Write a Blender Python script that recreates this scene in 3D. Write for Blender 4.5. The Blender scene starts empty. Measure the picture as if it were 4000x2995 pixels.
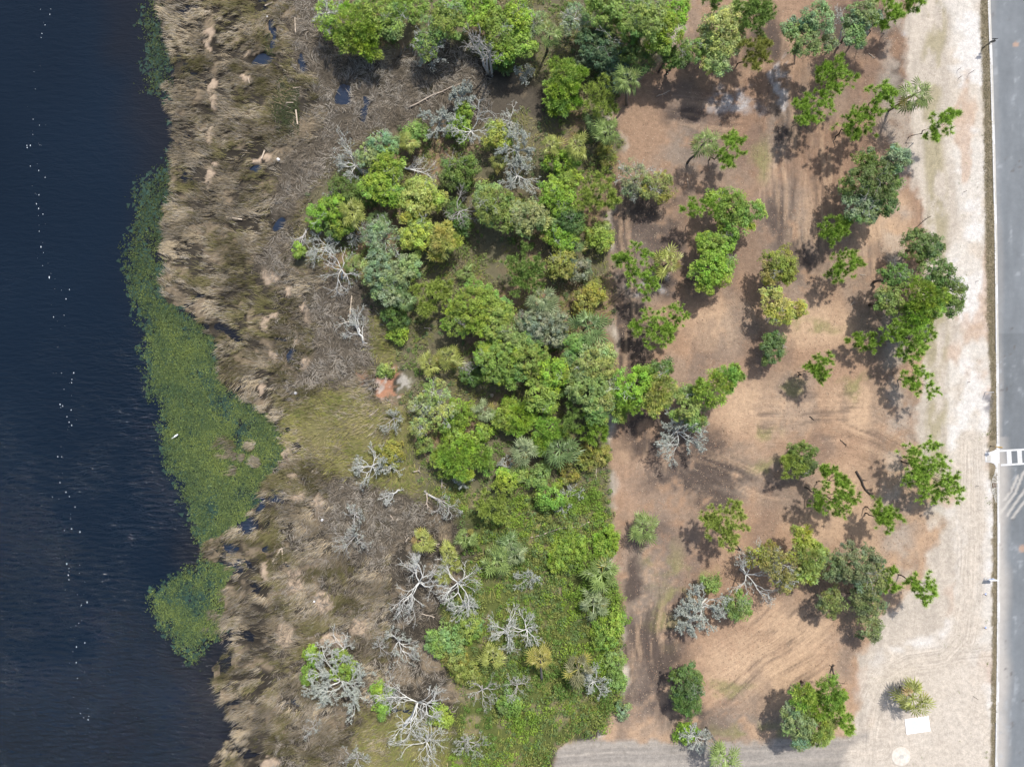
import bpy, math, random
import numpy as np

# ------------------------------------------------------------------ camera, sky, sun, exposure
scene = bpy.context.scene
ALT = 103.0                                    # drone altitude, looking straight down
cam_data = bpy.data.cameras.new('camera')
cam_data.sensor_width = 36.0
cam_data.lens = 36.0 * ALT / 154.84
cam_data.clip_end = 2000.0
cam = bpy.data.objects.new('camera', cam_data)
cam.location = (0, 0, ALT)
scene.collection.objects.link(cam)
scene.camera = cam

SUN_EL = math.radians(56)
SHADOW = (-0.40, -0.917)                       # direction shadows fall on the ground
world = bpy.data.worlds.new('World')
scene.world = world
world.use_nodes = True
wn = world.node_tree
sky = wn.nodes.new('ShaderNodeTexSky')
sky.sky_type = 'NISHITA'
sky.sun_disc = False
sky.sun_elevation = SUN_EL
sky.sun_rotation = math.atan2(-SHADOW[0], -SHADOW[1])
sky.air_density = 1.0
sky.dust_density = 2.5
wn.links.new(sky.outputs[0], wn.nodes['Background'].inputs[0])
wn.nodes['Background'].inputs[1].default_value = 0.13

sun_data = bpy.data.lights.new('sun', 'SUN')
sun_data.energy = 3.4
sun_data.angle = math.radians(1.2)
sun_data.color = (1.0, 0.965, 0.915)
sun = bpy.data.objects.new('sun', sun_data)
ce = math.cos(SUN_EL)
from mathutils import Vector, Matrix
sun.rotation_euler = Vector((SHADOW[0]*ce, SHADOW[1]*ce, -math.sin(SUN_EL))).to_track_quat('-Z', 'Y').to_euler()
sun.location = (30, 60, 90)
scene.collection.objects.link(sun)

scene.view_settings.view_transform = 'Standard'
scene.view_settings.look = 'None'
scene.view_settings.exposure = 0.52
scene.view_settings.gamma = 1.0
scene.view_settings.use_curve_mapping = False
scene.cycles.max_bounces = 5
scene.cycles.diffuse_bounces = 3
scene.cycles.transparent_max_bounces = 4

# ------------------------------------------------------------------ measured layout, metres
TREES=[
 ('lichen',[(-26.86,53.68,4.85,1.78),(-26.29,51.63,4.51,1.34)],(-26.65,52.94),'bright','half-bare grey and green tree at the marsh end of the top wood'),
 ('cedar',[(-22.5,51.61,5.4,2.77),(-23.48,49.69,5.02,1.67),(-21.34,49.77,4.64,1.79),(-20.3,48.4,4.27,1.12)],(-22.25,50.59),'bright','yellow-green cedar reaching furthest down into the grey brush at the top'),
 ('broad',[(-19.18,53.82,5.4,2.44),(-17.92,51.81,5.02,1.67),(-17.1,51.11,4.64,1.12)],(-18.57,52.92),'mid','green tree with grey twig tips right of the cedar at the top wood'),
 ('broad',[(-14.61,54.12,4.85,2.23),(-16.23,54.98,4.51,1.56)],(-15.15,54.41),'bright','round green crown touching the top edge above the brown brush'),
 ('lichen',[(-11.87,50.5,5.4,2.1),(-12.14,48.69,5.02,1.78)],(-11.98,49.75),'mid','crown fringed with pale lichen twigs hanging over the brown brush'),
 ('broad',[(-9.38,51.76,5.95,2.2),(-8.1,53.75,5.53,2.21)],(-8.74,52.76),'mid','mid-green crown behind the lichen-fringed tree at the top edge'),
 ('broad',[(-5.01,53.82,5.4,2.33),(-3.47,53.14,5.02,1.56)],(-4.53,53.61),'bright','bright crown at the top edge above the tall leafless tree'),
 ('broad',[(-1.68,50.72,5.4,2.55),(-0.69,48.03,5.02,1.67)],(-1.39,49.91),'bright','bright green crown right beside the tall leafless tree'),
 ('shrub',[(-1.28,47.15,2.38,1.37)],(-1.28,47.15),'dark','dark green shrub at the foot of the tall leafless tree'),
 ('shrub',[(-4.01,49.64,2.65,1.14)],(-4.01,49.64),'dark','small dark shrub seen between the trunks of the tall leafless tree'),
 ('shrub',[(-6.97,40.19,2.65,1.09),(-7.89,37.64,2.46,1.71)],(-7.63,38.38),'bright','green shrub under the sprawling lichen-white branches'),
 ('broad',[(-2.16,36.26,3.75,1.69),(-1.26,35.23,3.49,1.02)],(-1.92,35.99),'lime','yellow-green crown among white branches left of two palms'),
 ('shrub',[(-14.26,36.89,2.65,1.71),(-14.97,36.05,2.46,1.25)],(-14.51,36.59),'mid','dull green bush at the brush edge beside the yellowing palm'),
 ('broad',[(-18.5,34.72,4.3,1.9),(-20.69,33.25,4,1.69)],(-19.46,34.07),'bluegreen','greyish green crown at the top of the marsh-side grove'),
 ('broad',[(-17.95,31.4,4.85,2.12),(-17.35,30.17,4.51,1.34)],(-17.78,31.05),'bright','bright crown in the middle of the marsh-side grove'),
 ('broad',[(-19.07,28.51,4.85,2.34),(-17.57,27.04,4.51,1.56)],(-18.6,28.06),'bright','bright crown below the middle of the marsh-side grove'),
 ('shrub',[(-24.89,28.39,2.93,2.04),(-21.98,27.88,2.72,1.71)],(-23.7,28.18),'dark','dark low bush on the marsh side of the grove above the yellow palm'),
 ('broad',[(-26.04,25.45,3.75,2.03),(-28.48,24.39,3.49,1.47),(-24.82,23.32,3.23,1.47)],(-26.35,24.63),'bright','light green tree wrapped around the yellow palm by the marsh'),
 ('broad',[(-13.5,26.5,4.85,2.45),(-14.66,25.03,4.51,1.79),(-13.37,28.26,4.17,1.68),(-10.94,26.78,3.83,1.24)],(-13.46,26.55),'lime','large yellow-green clumpy tree right of the marsh-side grove'),
 ('broad',[(-13.8,21.28,4.3,2.13),(-13.62,22.69,4,1.57)],(-13.73,21.78),'lime','yellow-green rounded clump directly below the large clumpy tree'),
 ('cedar',[(-9.93,20.94,4.85,1.89),(-10.42,19.67,4.51,1.56),(-8.88,20.63,4.17,1.12)],(-9.91,20.46),'yellow','brightest yellow tree of the wood beside a bare leaning snag'),
 ('broad',[(-7.38,31.25,3.2,2.26),(-8.99,30.19,2.98,1.36)],(-7.81,30.97),'dark','dark green crown in the gap below the lichen-white branches'),
 ('shrub',[(-8.34,25.5,2.65,1.37),(-7.21,23.5,2.46,1.14)],(-7.87,24.68),'dark','dark bush just right of the leaning snag'),
 ('broad',[(-2.79,25.47,5.4,2.55),(-1.47,23.79,5.02,1.89),(-3.93,27.23,4.64,1.34)],(-2.56,25.23),'mid','pale green feathery crown below the white-branched snag'),
 ('lichen',[(-18.5,20.83,4.3,2.69),(-20.13,22.02,4,1.57)],(-18.92,21.13),'bluegreen','grey-green lichen-clad tree above the rounded blue-green tree'),
 ('shrub',[(-26.33,22.77,2.65,1.37)],(-26.33,22.77),'dark','dark bush among grey dead branches at the marsh edge'),
 ('shrub',[(-31.77,19.71,2,0.92)],(-31.77,19.71),'bright','single small bright bush alone at the marsh edge by a fallen branch'),
 ('broad',[(0.55,52.2,5.95,2.2),(1.33,48.44,5.53,1.77),(0.44,50.2,5.12,1.78)],(0.74,50.57),'bright','bright crown left of the uppermost palm in the top wood'),
 ('lichen',[(3.12,52.34,4.85,1.56),(2.91,50.96,4.51,0.89)],(3.07,52),'bluegreen','lichen-grey crown touching the uppermost palm'),
 ('lichen',[(8.91,52.79,4.85,1.89),(8.05,51.63,4.51,0.89)],(8.75,52.58),'bluegreen','blue-grey lichen crown right of the uppermost palm'),
 ('broad',[(14.24,52.78,6.5,2.74),(12.32,53.69,6.04,1.98),(16.8,50.84,5.59,1.88)],(14.34,52.56),'mid','broad green crown at the top edge in the middle of the wood'),
 ('broad',[(18.15,49.39,10,2.43),(19.14,51.67,9.3,1.91)],(18.53,50.26),'mid','green crown with white twigs on top at the top edge'),
 ('broad',[(21.56,49.37,8,2.37),(23.21,52.26,7.44,1.63),(20.72,48.42,6.88,1.53)],(21.79,49.88),'bright','bright crown at the right corner of the top wood'),
 ('broad',[(23.78,46.89,6,1.54),(22.77,46.21,5.58,0.99)],(23.48,46.69),'dark','dark crown over the cut edge of the clearing at the top'),
 ('oak',[(13.44,48.16,4.3,2.91),(11.23,49.43,4,2.25),(15.32,46.2,3.7,2.37)],(13.41,47.92),'darkblue','large dark blue-green tree left of the palm on the clearing edge'),
 ('oak',[(17.79,46.93,5,1.89),(16.96,48.66,4.65,1.34)],(17.52,47.5),'dark','small dark tree behind the palm on the clearing edge'),
 ('cedar',[(7.62,44.57,4.3,2.24),(6.74,42.46,4,1.69),(9.24,45.07,3.7,1.24),(7.01,40.69,3.4,1.36),(8.84,41.94,3.1,1.36)],(7.7,43.25),'bright','dense green cedar left of the tall pine on the clearing edge'),
 ('pine',[(12.63,41.86,5.4,1.99),(12.79,39.8,5.02,1.89)],(12.7,40.88),'lime','light green pine in front of the palm on the clearing edge'),
 ('broad',[(6.76,32.21,3.75,1.91),(8.58,32.74,3.49,1.13)],(7.23,32.35),'bright','green crown directly below the pair of palms'),
 ('shrub',[(14.21,33.69,2,1.03),(13.75,34.84,2,0.69)],(14.07,34.04),'olive','small olive shrub on the clearing edge below the palms'),
 ('broad',[(6.68,26.5,4.85,2.23),(5.92,28.16,4.51,1.68),(8.52,29.6,4.17,1.46)],(6.86,27.64),'bright','green crown with a pale bare limb below the pair of palms'),
 ('pine',[(12.85,27.68,5.4,2.33),(11.12,26.46,5.02,1.78),(14.29,26.56,4.64,1.34)],(12.57,27.12),'lime','light feathery pine leaning over the clearing edge near the grey shrub'),
 ('broad',[(8.06,24.19,4.3,2.02),(8.99,23.36,4,1.35)],(8.35,23.93),'dark','darker crown under the feathery pine at the wood edge'),
 ('broad',[(2.44,23.7,5.4,2.33),(0.67,24.68,5.02,1.56),(4.91,23.43,4.64,1)],(2.23,23.94),'pale','pale crown speckled with white blossom in the middle wood'),
 ('broad',[(6.76,21.62,3.75,1.91),(7.9,20.77,3.49,1.13)],(7.05,21.4),'bright','bright crown just below the blossom-speckled tree'),
 ('shrub',[(12.79,21.35,2.38,1.94),(13.5,22.64,2.21,1.14)],(12.97,21.68),'lime','vivid yellow-green low thicket on the clearing edge'),
 ('lichen',[(17.97,29.88,4,2.36),(17.35,28.16,3.72,1.35)],(17.82,29.45),'greygreen','sparse grey-green bush on the clearing beside the round olive tree'),
 ('broad',[(20.9,28.76,4,2.13)],(20.9,28.76),'olive','round olive tree standing on the clearing beside the sparse grey bush'),
 ('pine',[(30.82,33.46,6,1.98),(31.62,34.93,5.58,1.11),(30.86,32.19,5.16,1.11)],(29.69,33.54),'pine','compact dark pine beside the lone palm in the upper clearing'),
 ('broad',[(29.97,49.8,8,2.59),(29.28,47.27,7.44,2.06),(29.01,45.37,6.88,1.64),(27.87,49.36,6.32,1.21),(32,52.52,5.76,1.77)],(29.45,50.14),'pale','tall pale-branched tree at the top of the clearing'),
 ('broad',[(26.2,47.77,6,1.32)],(26.2,47.77),'mid','small detached green crown left of the pale-branched tree'),
 ('pine',[(34.28,46.35,8,1.94),(33.83,45.11,7.44,1.3),(35.56,47.77,6.88,1.31)],(33.89,47.92),'olive','yellow-green pine below the trees at the top of the clearing'),
 ('pine',[(32.85,51.2,9,2.35),(34.79,52.18,8.37,2.15),(34.59,50.59,7.74,1.3)],(33.19,53.76),'mid','green pine crown touching the top edge above the clearing'),
 ('pine',[(28.03,53.14,8,1.19)],(30.86,56.57),'mid','small pine crown cut by the top edge beside a dark trunk'),
 ('broad',[(31.26,25.09,6,2.42),(34.05,24.54,5.58,1.77),(32.2,22.87,5.16,2),(29.88,26.53,4.74,1.56)],(31.85,24.63),'bright','widest light green tree in the middle of the clearing'),
 ('pine',[(27.96,25.31,6,1.65),(25.43,24.98,5.58,1.11)],(27.17,25.21),'pine','dark tufted pine pressed against the widest tree of the clearing'),
 ('broad',[(28.91,19.57,5,1.89),(30.8,20.31,4.65,1.34),(28.22,20.38,4.3,1.34)],(29.21,19.96),'bright','bright rounded crown just above the grey-spotted green tree in the clearing'),
 ('broad',[(42.37,50.56,9,2.13),(40.72,47.67,8.37,2.25),(39.37,49.72,7.74,1.19),(44.53,48.09,7.11,0.98)],(42.45,49.9),'bluegreen','blue-green spreading tree at the top right of the clearing'),
 ('broad',[(49.5,51.74,8,1.72),(48.28,48.79,7.44,1.3),(48.34,51.26,6.88,1.31)],(49,51.42),'bluegreen','green tree around the bare white crown at the top right'),
 ('pine',[(51.66,52.17,8,1.83),(53.7,51.83,7.44,1.19),(52.48,50.82,6.88,0.76)],(53.44,52.36),'pine','pine at the top right with tufts nearest the sand strip'),
 ('pine',[(56.99,53.81,7,1.09),(55.97,54.09,6.51,1.31)],(56.39,53.97),'pine','pine crown cut by the top edge closest to the sand strip'),
 ('pine',[(46.14,44.02,6,2.2),(45.46,42,5.58,1.55),(44.76,45.07,5.16,1.11)],(47.36,44.64),'pine','dark pine below the trees at the top right of the clearing'),
 ('pine',[(43.28,39.18,6,1.98),(41.92,38.02,5.58,1.33),(41.88,40.41,5.16,1)],(43.39,39.74),'pine','bright dark-based pine left of the pair of touching pines'),
 ('pine',[(52.2,40.52,7,1.85),(53.34,41.17,6.51,0.99)],(52.97,41.37),'pine','upper pine of the pair beside the tall palm'),
 ('pine',[(48.93,37.03,7,2.07),(50.94,38.54,6.51,1.31),(48.77,35.87,6.02,0.99)],(48.76,37.16),'bright','lower pine of the pair beside the tall palm'),
 ('pine',[(60.6,36.63,7.5,1.63),(61.8,37.92,6.97,0.87),(59.73,35.27,6.45,0.88)],(59.75,37.05),'pine','slim pine leaning out over the edge of the sand strip'),
 ('oak',[(50.68,28.32,7,3.27),(50.28,30.65,6.51,1.97),(53.39,25.31,6.02,1.43),(53.89,28.31,5.53,1.66)],(51.34,28.47),'dark','biggest dark green tree of the upper clearing'),
 ('broad',[(49.66,25.53,6,2.31),(51.2,24.76,5.58,1.55)],(50.14,25.29),'bluegreen','pale blue-green crown overlapping the foot of the biggest dark tree'),
 ('broad',[(54.25,31.26,8,1.29),(53.7,32.09,7.44,0.98),(52.92,30.75,6.88,0.98)],(54.84,30.62),'bluegreen','small tuft on a bare slanting trunk above the biggest dark tree'),
 ('pine',[(46.38,22.12,5.5,1.99),(45.67,21.32,5.11,1.22),(48.08,22.97,4.73,1.12)],(46.54,22.1),'bright','bright pine below left of the biggest dark tree'),
 ('oak',[(58.63,20.01,5,2.34),(60.62,19.86,4.65,1.79)],(59.36,19.96),'dark','dark oak beside the sand strip above the oak cluster'),
 ('broad',[(-19.29,16.57,4.85,2.23),(-16.9,15.73,4.51,2.35),(-14.94,16.91,4.17,1.35),(-17.91,13.37,3.83,2.03)],(-17.66,15.52),'bluegreen','rounded blue-green tree beside the bleached leafless trunk'),
 ('pine',[(-11.78,12.85,4.3,2.35),(-12.49,11.1,4,1.35),(-10.28,13.83,3.7,1.13)],(-11.71,12.63),'lime','round yellow-green pine at the right of the blue-green tree'),
 ('shrub',[(-17.04,9.68,2.38,1.83)],(-17.04,9.68),'dark','dark bush below the palm under the blue-green tree'),
 ('shrub',[(-16.76,7.42,2,1.19)],(-16.76,7.42),'bright','small bright bush standing alone by the pale yellow grass'),
 ('broad',[(-5.67,10.72,5.4,3.32),(-7.92,8.76,5.02,1.78),(-3.48,12.36,4.64,1.56)],(-5.78,10.59),'bright','wide bright crown above the palm by the clay patch'),
 ('broad',[(-2.57,8.95,5.4,2.55),(-1.25,6.98,5.02,1.89)],(-2.1,8.25),'mid','crown with grey dead twigs right of the wide bright crown'),
 ('broad',[(-2.13,3.19,5.4,2.88),(-3.69,4.53,5.02,1.33),(-0.8,0.98,4.64,1.34)],(-2.16,3.05),'bright','bright crown above the bare soil in the middle of the wood'),
 ('shrub',[(-6.07,1.23,2.38,1.37)],(-6.07,1.23),'dark','dark bush between the clay-side palm and the bare soil'),
 ('lichen',[(-11.33,-1.48,4.3,1.9),(-10.69,-4.18,4,2.13),(-13.21,-3.29,3.7,1.35),(-13.47,-6.24,3.4,1.24)],(-11.66,-3.47),'pale','glittering pale green tree alone below the clay patch'),
 ('shrub',[(-7.65,-4.47,2.65,1.94),(-8.81,-6.98,2.46,1.37)],(-8.04,-5.31),'bright','bright ferny bush left of the grey-green low palm'),
 ('shrub',[(-5.39,-8.13,2.38,1.37),(-4.03,-7,2.21,1.03)],(-4.9,-7.73),'bright','bush above the bleached stump in the lower wood'),
 ('shrub',[(-1.04,-5.14,2.93,1.93),(-0.36,-3.33,2.72,1.14)],(-0.87,-4.67),'bright','bright bush right of the grey-green low palm'),
 ('cedar',[(-8.29,-11.24,3.2,2.72),(-4.68,-11.04,2.98,1.93),(-10.15,-10.61,2.75,1.25)],(-7.46,-11.1),'bright','wide low fern-like cedar at the lower left of the wood'),
 ('shrub',[(-12.97,-9.19,2,1.03)],(-12.97,-9.19),'mid','small bush below the glittering pale tree'),
 ('shrub',[(-18.11,-10.51,1.5,1.73)],(-18.11,-10.51),'olive','flat olive bush behind the white dead tree'),
 ('shrub',[(-0.82,-14.26,2.65,1.59)],(-0.82,-14.26),'bright','dense bright bush at the lower edge of the low palms'),
 ('pine',[(-2.61,-17.26,3.75,2.14),(-3.97,-17.98,3.49,1.13),(-1.95,-19.39,3.23,1.36)],(-2.68,-17.89),'lime','pale yellow-green pine above the ground cover'),
 ('shrub',[(-18.93,1.95,0.8,0.97)],(-18.93,1.95),'mid','tiny green bush growing in the orange clay patch'),
 ('pine',[(1.99,16.92,5.4,2.55),(2.89,15.43,5.02,1.78),(1.12,14.37,4.64,1.45)],(2.08,16.06),'mid','broad feathery pine above the palm and the round grey-green tree'),
 ('broad',[(7.21,17.21,3.75,1.91)],(7.21,17.21),'olive','olive crown right of the broad feathery pine'),
 ('shrub',[(10.93,12.16,2.65,1.82),(12.32,13.55,2.46,1.37)],(11.43,12.66),'olive','olive thicket above the big palm at the wood edge'),
 ('shrub',[(9.79,16.71,2.65,1.71)],(9.79,16.71),'greygreen','grey-green thicket right of the olive crown'),
 ('oak',[(4.7,8.37,4.3,3.36),(2.92,7.73,4,1.8),(6.54,6.4,3.7,1.35)],(4.56,8.03),'greygreen','round grey-green tree in the middle of the wood'),
 ('broad',[(2.44,3.41,5.4,2.66),(1.11,5.87,5.02,1.67)],(2.06,4.1),'mid','crown with grey twigs below the round grey-green tree'),
 ('broad',[(5.32,1.86,5.4,2.1),(6.89,1.2,5.02,1.22)],(5.71,1.69),'bright','bright crown in the middle of the wood left of the tallest grove'),
 ('broad',[(4.01,-1.47,4.85,2.12),(5.14,-3.04,4.51,1.23)],(4.29,-1.87),'bright','bright crown above the bare brown gap in the wood'),
 ('broad',[(9.8,4.99,4.85,2.12),(8.72,3.66,4.51,1.34)],(9.49,4.61),'mid','green crown below the big palm at the wood edge'),
 ('broad',[(11.89,2.73,5.95,2.53),(13.27,4.07,5.53,1.22),(10,1.64,5.12,1.56)],(11.65,2.67),'pale','pale crown with white limbs overhanging the dark track'),
 ('broad',[(11.01,-1.02,5.95,2.53),(13.05,-2.13,5.53,1.66),(13.77,0.09,5.12,1.33)],(11.97,-1.12),'pale','second pale crown with white limbs just below the first'),
 ('broad',[(12.47,-3.92,4.85,1.89),(15.42,-4.16,4.51,1.12)],(13.24,-3.98),'mid','crown at the wood edge beside the black-soil shade'),
 ('shrub',[(6.83,-0.6,2.65,1.14)],(6.83,-0.6),'dark','dark bush in the brown gap of the wood'),
 ('cedar',[(1.36,-4.67,3.2,2.15),(0.68,-6.5,2.98,1.25)],(1.19,-5.13),'bright','ferny bright cedar left above the pair of low palms'),
 ('cedar',[(5.18,-6.9,3.75,2.03),(4.52,-8.72,3.49,1.24)],(5,-7.39),'bright','ferny cedar directly above the pair of low palms'),
 ('pine',[(8.74,-4.17,4.3,1.68),(7.86,-6.43,4,1.46)],(8.36,-5.14),'mid','hazy green pine right of the ferny cedar'),
 ('pine',[(11.2,-6.41,4.3,1.9),(13.26,-7.1,4,1.12)],(11.73,-6.59),'bright','pine at the lower right corner of the dense wood'),
 ('shrub',[(3.9,-13.66,2,1.83),(0.69,-13.66,2,1.49)],(2.62,-13.66),'mid','dark-leaved thicket below the pair of low palms'),
 ('shrub',[(11.52,-10.97,1.5,1.61),(13.59,-10.74,1.5,1.15)],(12.22,-10.89),'olive','reddish olive thicket at the wood edge right of the low palms'),
 ('shrub',[(8.52,-13.27,1.5,1.38)],(8.52,-13.27),'olive','low olive bush between low palms and the wood edge'),
 ('shrub',[(5.71,-16.81,2.38,1.83)],(5.71,-16.81),'bright','round bright bush above the ground cover near the wood edge'),
 ('pine',[(17.61,17.26,6,2.09),(18.79,15.56,5.58,1.99),(19.76,13.63,5.16,1.33),(15.61,17.93,4.74,1.11)],(18.14,16.17),'pine','large tufted pine left of the yellow-leaved palm in the clearing'),
 ('broad',[(28.69,16.77,5,2.56),(28.35,14.59,4.65,1.45),(30.91,17.11,4.3,1.34)],(29.01,16.39),'bright','green tree dotted with grey lichen in the clearing'),
 ('pine',[(20.46,8.98,5,1.89),(20.98,6.56,4.65,1.9),(24.19,10.17,4.3,1.68),(17.98,7.95,3.95,1.12),(23.01,7.76,3.6,1.13)],(21.97,8.04),'pine','wide-armed pine alone between the dark track and the clearing'),
 ('broad',[(17.17,-0.58,6,2.64),(15.48,-1.68,5.58,1.33),(19.1,0.75,5.16,1.55)],(17.32,-0.46),'bright','green tree at the left of the cluster on the clearing edge'),
 ('pine',[(17.17,-3,6,1.54),(15.7,-2.79,5.58,0.99)],(16.74,-2.94),'pine','blue-green tufted pine on the lower left of the clearing-edge cluster'),
 ('cedar',[(21.13,-1.02,6,2.31),(20.56,-2.79,5.58,1.55)],(20.96,-1.56),'lime','bright yellow-green cedar at the right of the clearing-edge cluster'),
 ('broad',[(21.46,1.87,5,1.56)],(21.46,1.87),'dark','dark brownish crown at the top of the clearing-edge cluster'),
 ('cedar',[(28.32,-0.79,7,2.18),(30.66,0.74,6.51,1.64),(31.91,1.41,6.02,0.99)],(26.88,-3.88),'bright','leaning bright cedar pointing up right from the grey twig tree'),
 ('broad',[(25.58,-3.25,5,2.22),(25,-1.7,4.65,1.34),(26.66,-5.29,4.3,1.34)],(25.68,-3.36),'mid','green tree between the leaning cedar and the grey twig tree'),
 ('broad',[(38.61,16.99,5,2.34),(37.41,15.71,4.65,1.34),(39.78,15.99,4.3,1.12)],(38.53,16.57),'olive','olive-green tree left of the pine beside the oak cluster'),
 ('pine',[(47.71,16.9,5.5,1.77),(46.56,15.86,5.11,1.33),(49.64,17.7,4.73,1.12)],(47.77,16.76),'bright','bright pine between the olive tree and the oak cluster'),
 ('broad',[(37.72,11.87,5,1.78),(38.97,10.13,4.65,1.45),(41.35,10.84,4.3,1.12)],(38.82,11.11),'yellow','yellow-green tree above the small dark oak in the clearing'),
 ('oak',[(37.88,5.03,4,1.8),(38.44,6.4,3.72,1.13)],(38.04,5.41),'dark','small round dark oak alone in the middle of the clearing'),
 ('oak',[(54.51,15.27,6,1.76)],(54.51,15.27),'dark','upper left crown of the oak cluster beside the sand strip'),
 ('oak',[(60.58,15.41,6.5,2.3),(62.62,13.07,6.04,1.98),(63.14,10.92,5.59,1.22)],(61.68,13.93),'oak','oak of the cluster that spreads over the sand strip'),
 ('cedar',[(58.08,12.28,7,2.72),(57.5,9.94,6.51,1.97),(60.22,10.65,6.02,1.32)],(58.2,11.37),'bright','bright cedar in the middle of the oak cluster'),
 ('oak',[(54.07,11.75,6,1.98),(52.97,12.02,5.58,0.99)],(53.85,11.81),'oak','left crown of the oak cluster above its big shadow'),
 ('pine',[(56.71,6.69,6,2.53),(58.94,6.5,5.58,1.66),(55.87,7.41,5.16,1.33),(57,4.55,4.74,1.34)],(57.11,6.45),'pine','large pine directly below the oak cluster'),
 ('pine',[(52.04,5.93,4,1.69),(50.15,6.4,3.72,1.01)],(51.54,6.05),'bright','small pine left of the large pine below the oak cluster'),
 ('pine',[(43.94,2.95,6,1.65),(44.35,1.41,5.58,1.33),(43.21,2.31,5.16,1)],(43.03,1.26),'bright','pine on a bent bare trunk in the middle of the clearing'),
 ('pine',[(59.43,-0.36,5.5,1.66),(57.89,1.64,5.11,1.33),(57.67,-0.14,4.73,1)],(58.35,0.56),'pine','pine with an open crown between clearing and sand strip'),
 ('oak',[(42.15,-10.47,4,1.91),(42.94,-12.08,3.72,1.13)],(42.35,-10.89),'dark','dark oak touching a lime pine above the long pine shadow'),
 ('pine',[(40.82,-12.21,4.5,1.68),(39.83,-11.35,4.18,0.9)],(40.58,-11.83),'lime','lime pine touching the dark oak'),
 ('pine',[(45.92,-13.12,6,1.21),(45.01,-12.52,5.58,0.77),(47.21,-14.13,5.16,0.89)],(45.72,-14.87),'bright','smaller pine just above the tall bright pine'),
 ('pine',[(45.23,-16.26,7,1.96),(47.21,-17.43,6.51,1.86),(47.67,-15.54,6.02,1.32),(43.93,-16.95,5.53,1.11)],(44.09,-15.57),'bright','tall bright pine in the lower right of the clearing'),
 ('pine',[(58.47,-11.14,6,2.64),(61.15,-13.4,5.58,2.43),(57.87,-13.24,5.16,1.78),(63.24,-15.08,4.74,1.78),(60.83,-16.04,4.32,1.57)],(58.58,-11.6),'pine','biggest pine beside the sand strip near the crosswalk'),
 ('pine',[(52.75,-17.97,6,1.32),(53.86,-19.37,5.58,1.11)],(53.2,-18.54),'bright','round pine right of the tall bright pine'),
 ('pine',[(30.38,-19.46,6,2.64),(31.4,-21.31,5.58,1.88),(28.64,-19.63,5.16,1.33)],(34.6,-25.22),'lime','yellow-green pine above the white lichen trees of the lower clearing'),
 ('broad',[(32.58,-31.99,4,1.69),(33.57,-33.21,3.72,1.01)],(32.84,-32.31),'mid','green crown beside the slanting grey lichen tree'),
 ('shrub',[(29.28,-29.36,3,1.25)],(29.28,-29.36),'mid','small green crown above the slanting grey lichen tree'),
 ('oak',[(25.26,-43.9,4.5,2.24),(25.57,-46.28,4.18,2.02),(25.87,-42.38,3.87,1.35)],(25.48,-44.54),'dark','solitary dark oak beside the dirt track'),
 ('shrub',[(26.03,-52.15,1.5,1.38)],(26.03,-52.15),'bright','small bright bush on the edge of the dirt track'),
 ('shrub',[(14.21,-23.01,2,1.6),(13.75,-24.39,2,1.15)],(14.06,-23.47),'bright','light green feathery bush on the clearing edge of the ground cover'),
 ('shrub',[(16.63,-48.84,1.2,1.04)],(16.63,-48.84),'bluegreen','small blue-green bush at the lower corner of the ground cover'),
 ('shrub',[(8.74,-24.71,1.6,2.53),(6.9,-26.55,1.6,1.61)],(8.21,-25.24),'bright','bright thicket left of the upper low palm in the ground cover'),
 ('shrub',[(14.7,-35.46,1.8,2.07),(13.78,-37.75,1.8,1.84)],(14.29,-36.47),'bright','bright thicket below the pair of low palms on the clearing edge'),
 ('shrub',[(15.19,-41.97,1.6,1.73),(15.65,-44.27,1.6,1.38)],(15.37,-42.87),'mid','thicket on the clearing edge right of the grey-brown palm'),
 ('pine',[(53.41,-19.68,6,1.65),(52.97,-18.66,5.58,1.11)],(53.2,-19.49),'bright','tufted pine right of the tall bright pine group'),
 ('cedar',[(42.4,-24.74,6,1.87),(41.48,-21.97,5.58,1.33),(42.32,-27.18,5.16,1.44),(44.29,-23.95,4.74,1)],(42.41,-24.67),'lime','narrow yellow-green cedar left of the great grey-green oak'),
 ('oak',[(49,-25.84,6,3.08),(51.65,-27.72,5.58,2.21),(46.1,-26.07,5.16,1.89),(50.75,-30.86,4.74,2.01),(46.49,-31.66,4.32,1.79),(52.09,-35.17,3.9,2.02),(53.21,-32.16,3.48,1.36)],(51.33,-29.54),'oakgrey','great grey-green oak of the lower clearing'),
 ('pine',[(53.85,-26.94,6,1.1),(54.3,-28.83,5.58,1.22)],(54.84,-29.08),'bright','small pine pressed against the right side of the great oak'),
 ('pine',[(58.61,-28.34,6.5,1.53),(58.66,-30.23,6.04,1.21),(57.39,-28.6,5.59,0.88)],(58.11,-28.73),'pine','small pine right of the great oak beside the sand'),
 ('cedar',[(45.03,-43.89,6.5,2.08),(41.5,-44.31,6.04,1.65),(43.24,-46.51,5.59,1.77)],(43.53,-44.81),'bright','upper green crown of the tree group beside the dirt track'),
 ('pine',[(46.75,-46.71,7,1.31),(47.43,-48.92,6.51,1.2),(45.91,-45.86,6.02,1.32)],(46.66,-47.06),'pine','tufted pine on the right of the tree group beside the dirt track'),
 ('cedar',[(43.94,-49.84,6,1.76),(45.01,-48.73,5.58,1.11)],(44.24,-49.52),'lime','yellow-green crown at the bottom of the tree group by the dirt track'),
 ('broad',[(40.86,-48.96,6,1.76),(41.26,-50.94,5.58,1.11),(40.55,-47.16,5.16,1.33)],(40.85,-48.83),'bluegreen','grey-green crown at the left of the tree group by the dirt track'),
 ('shrub',[(-24.89,-41.81,2,1.83)],(-24.89,-41.81),'bright','bright bush inside the ring of white dead branches by the marsh'),
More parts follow.
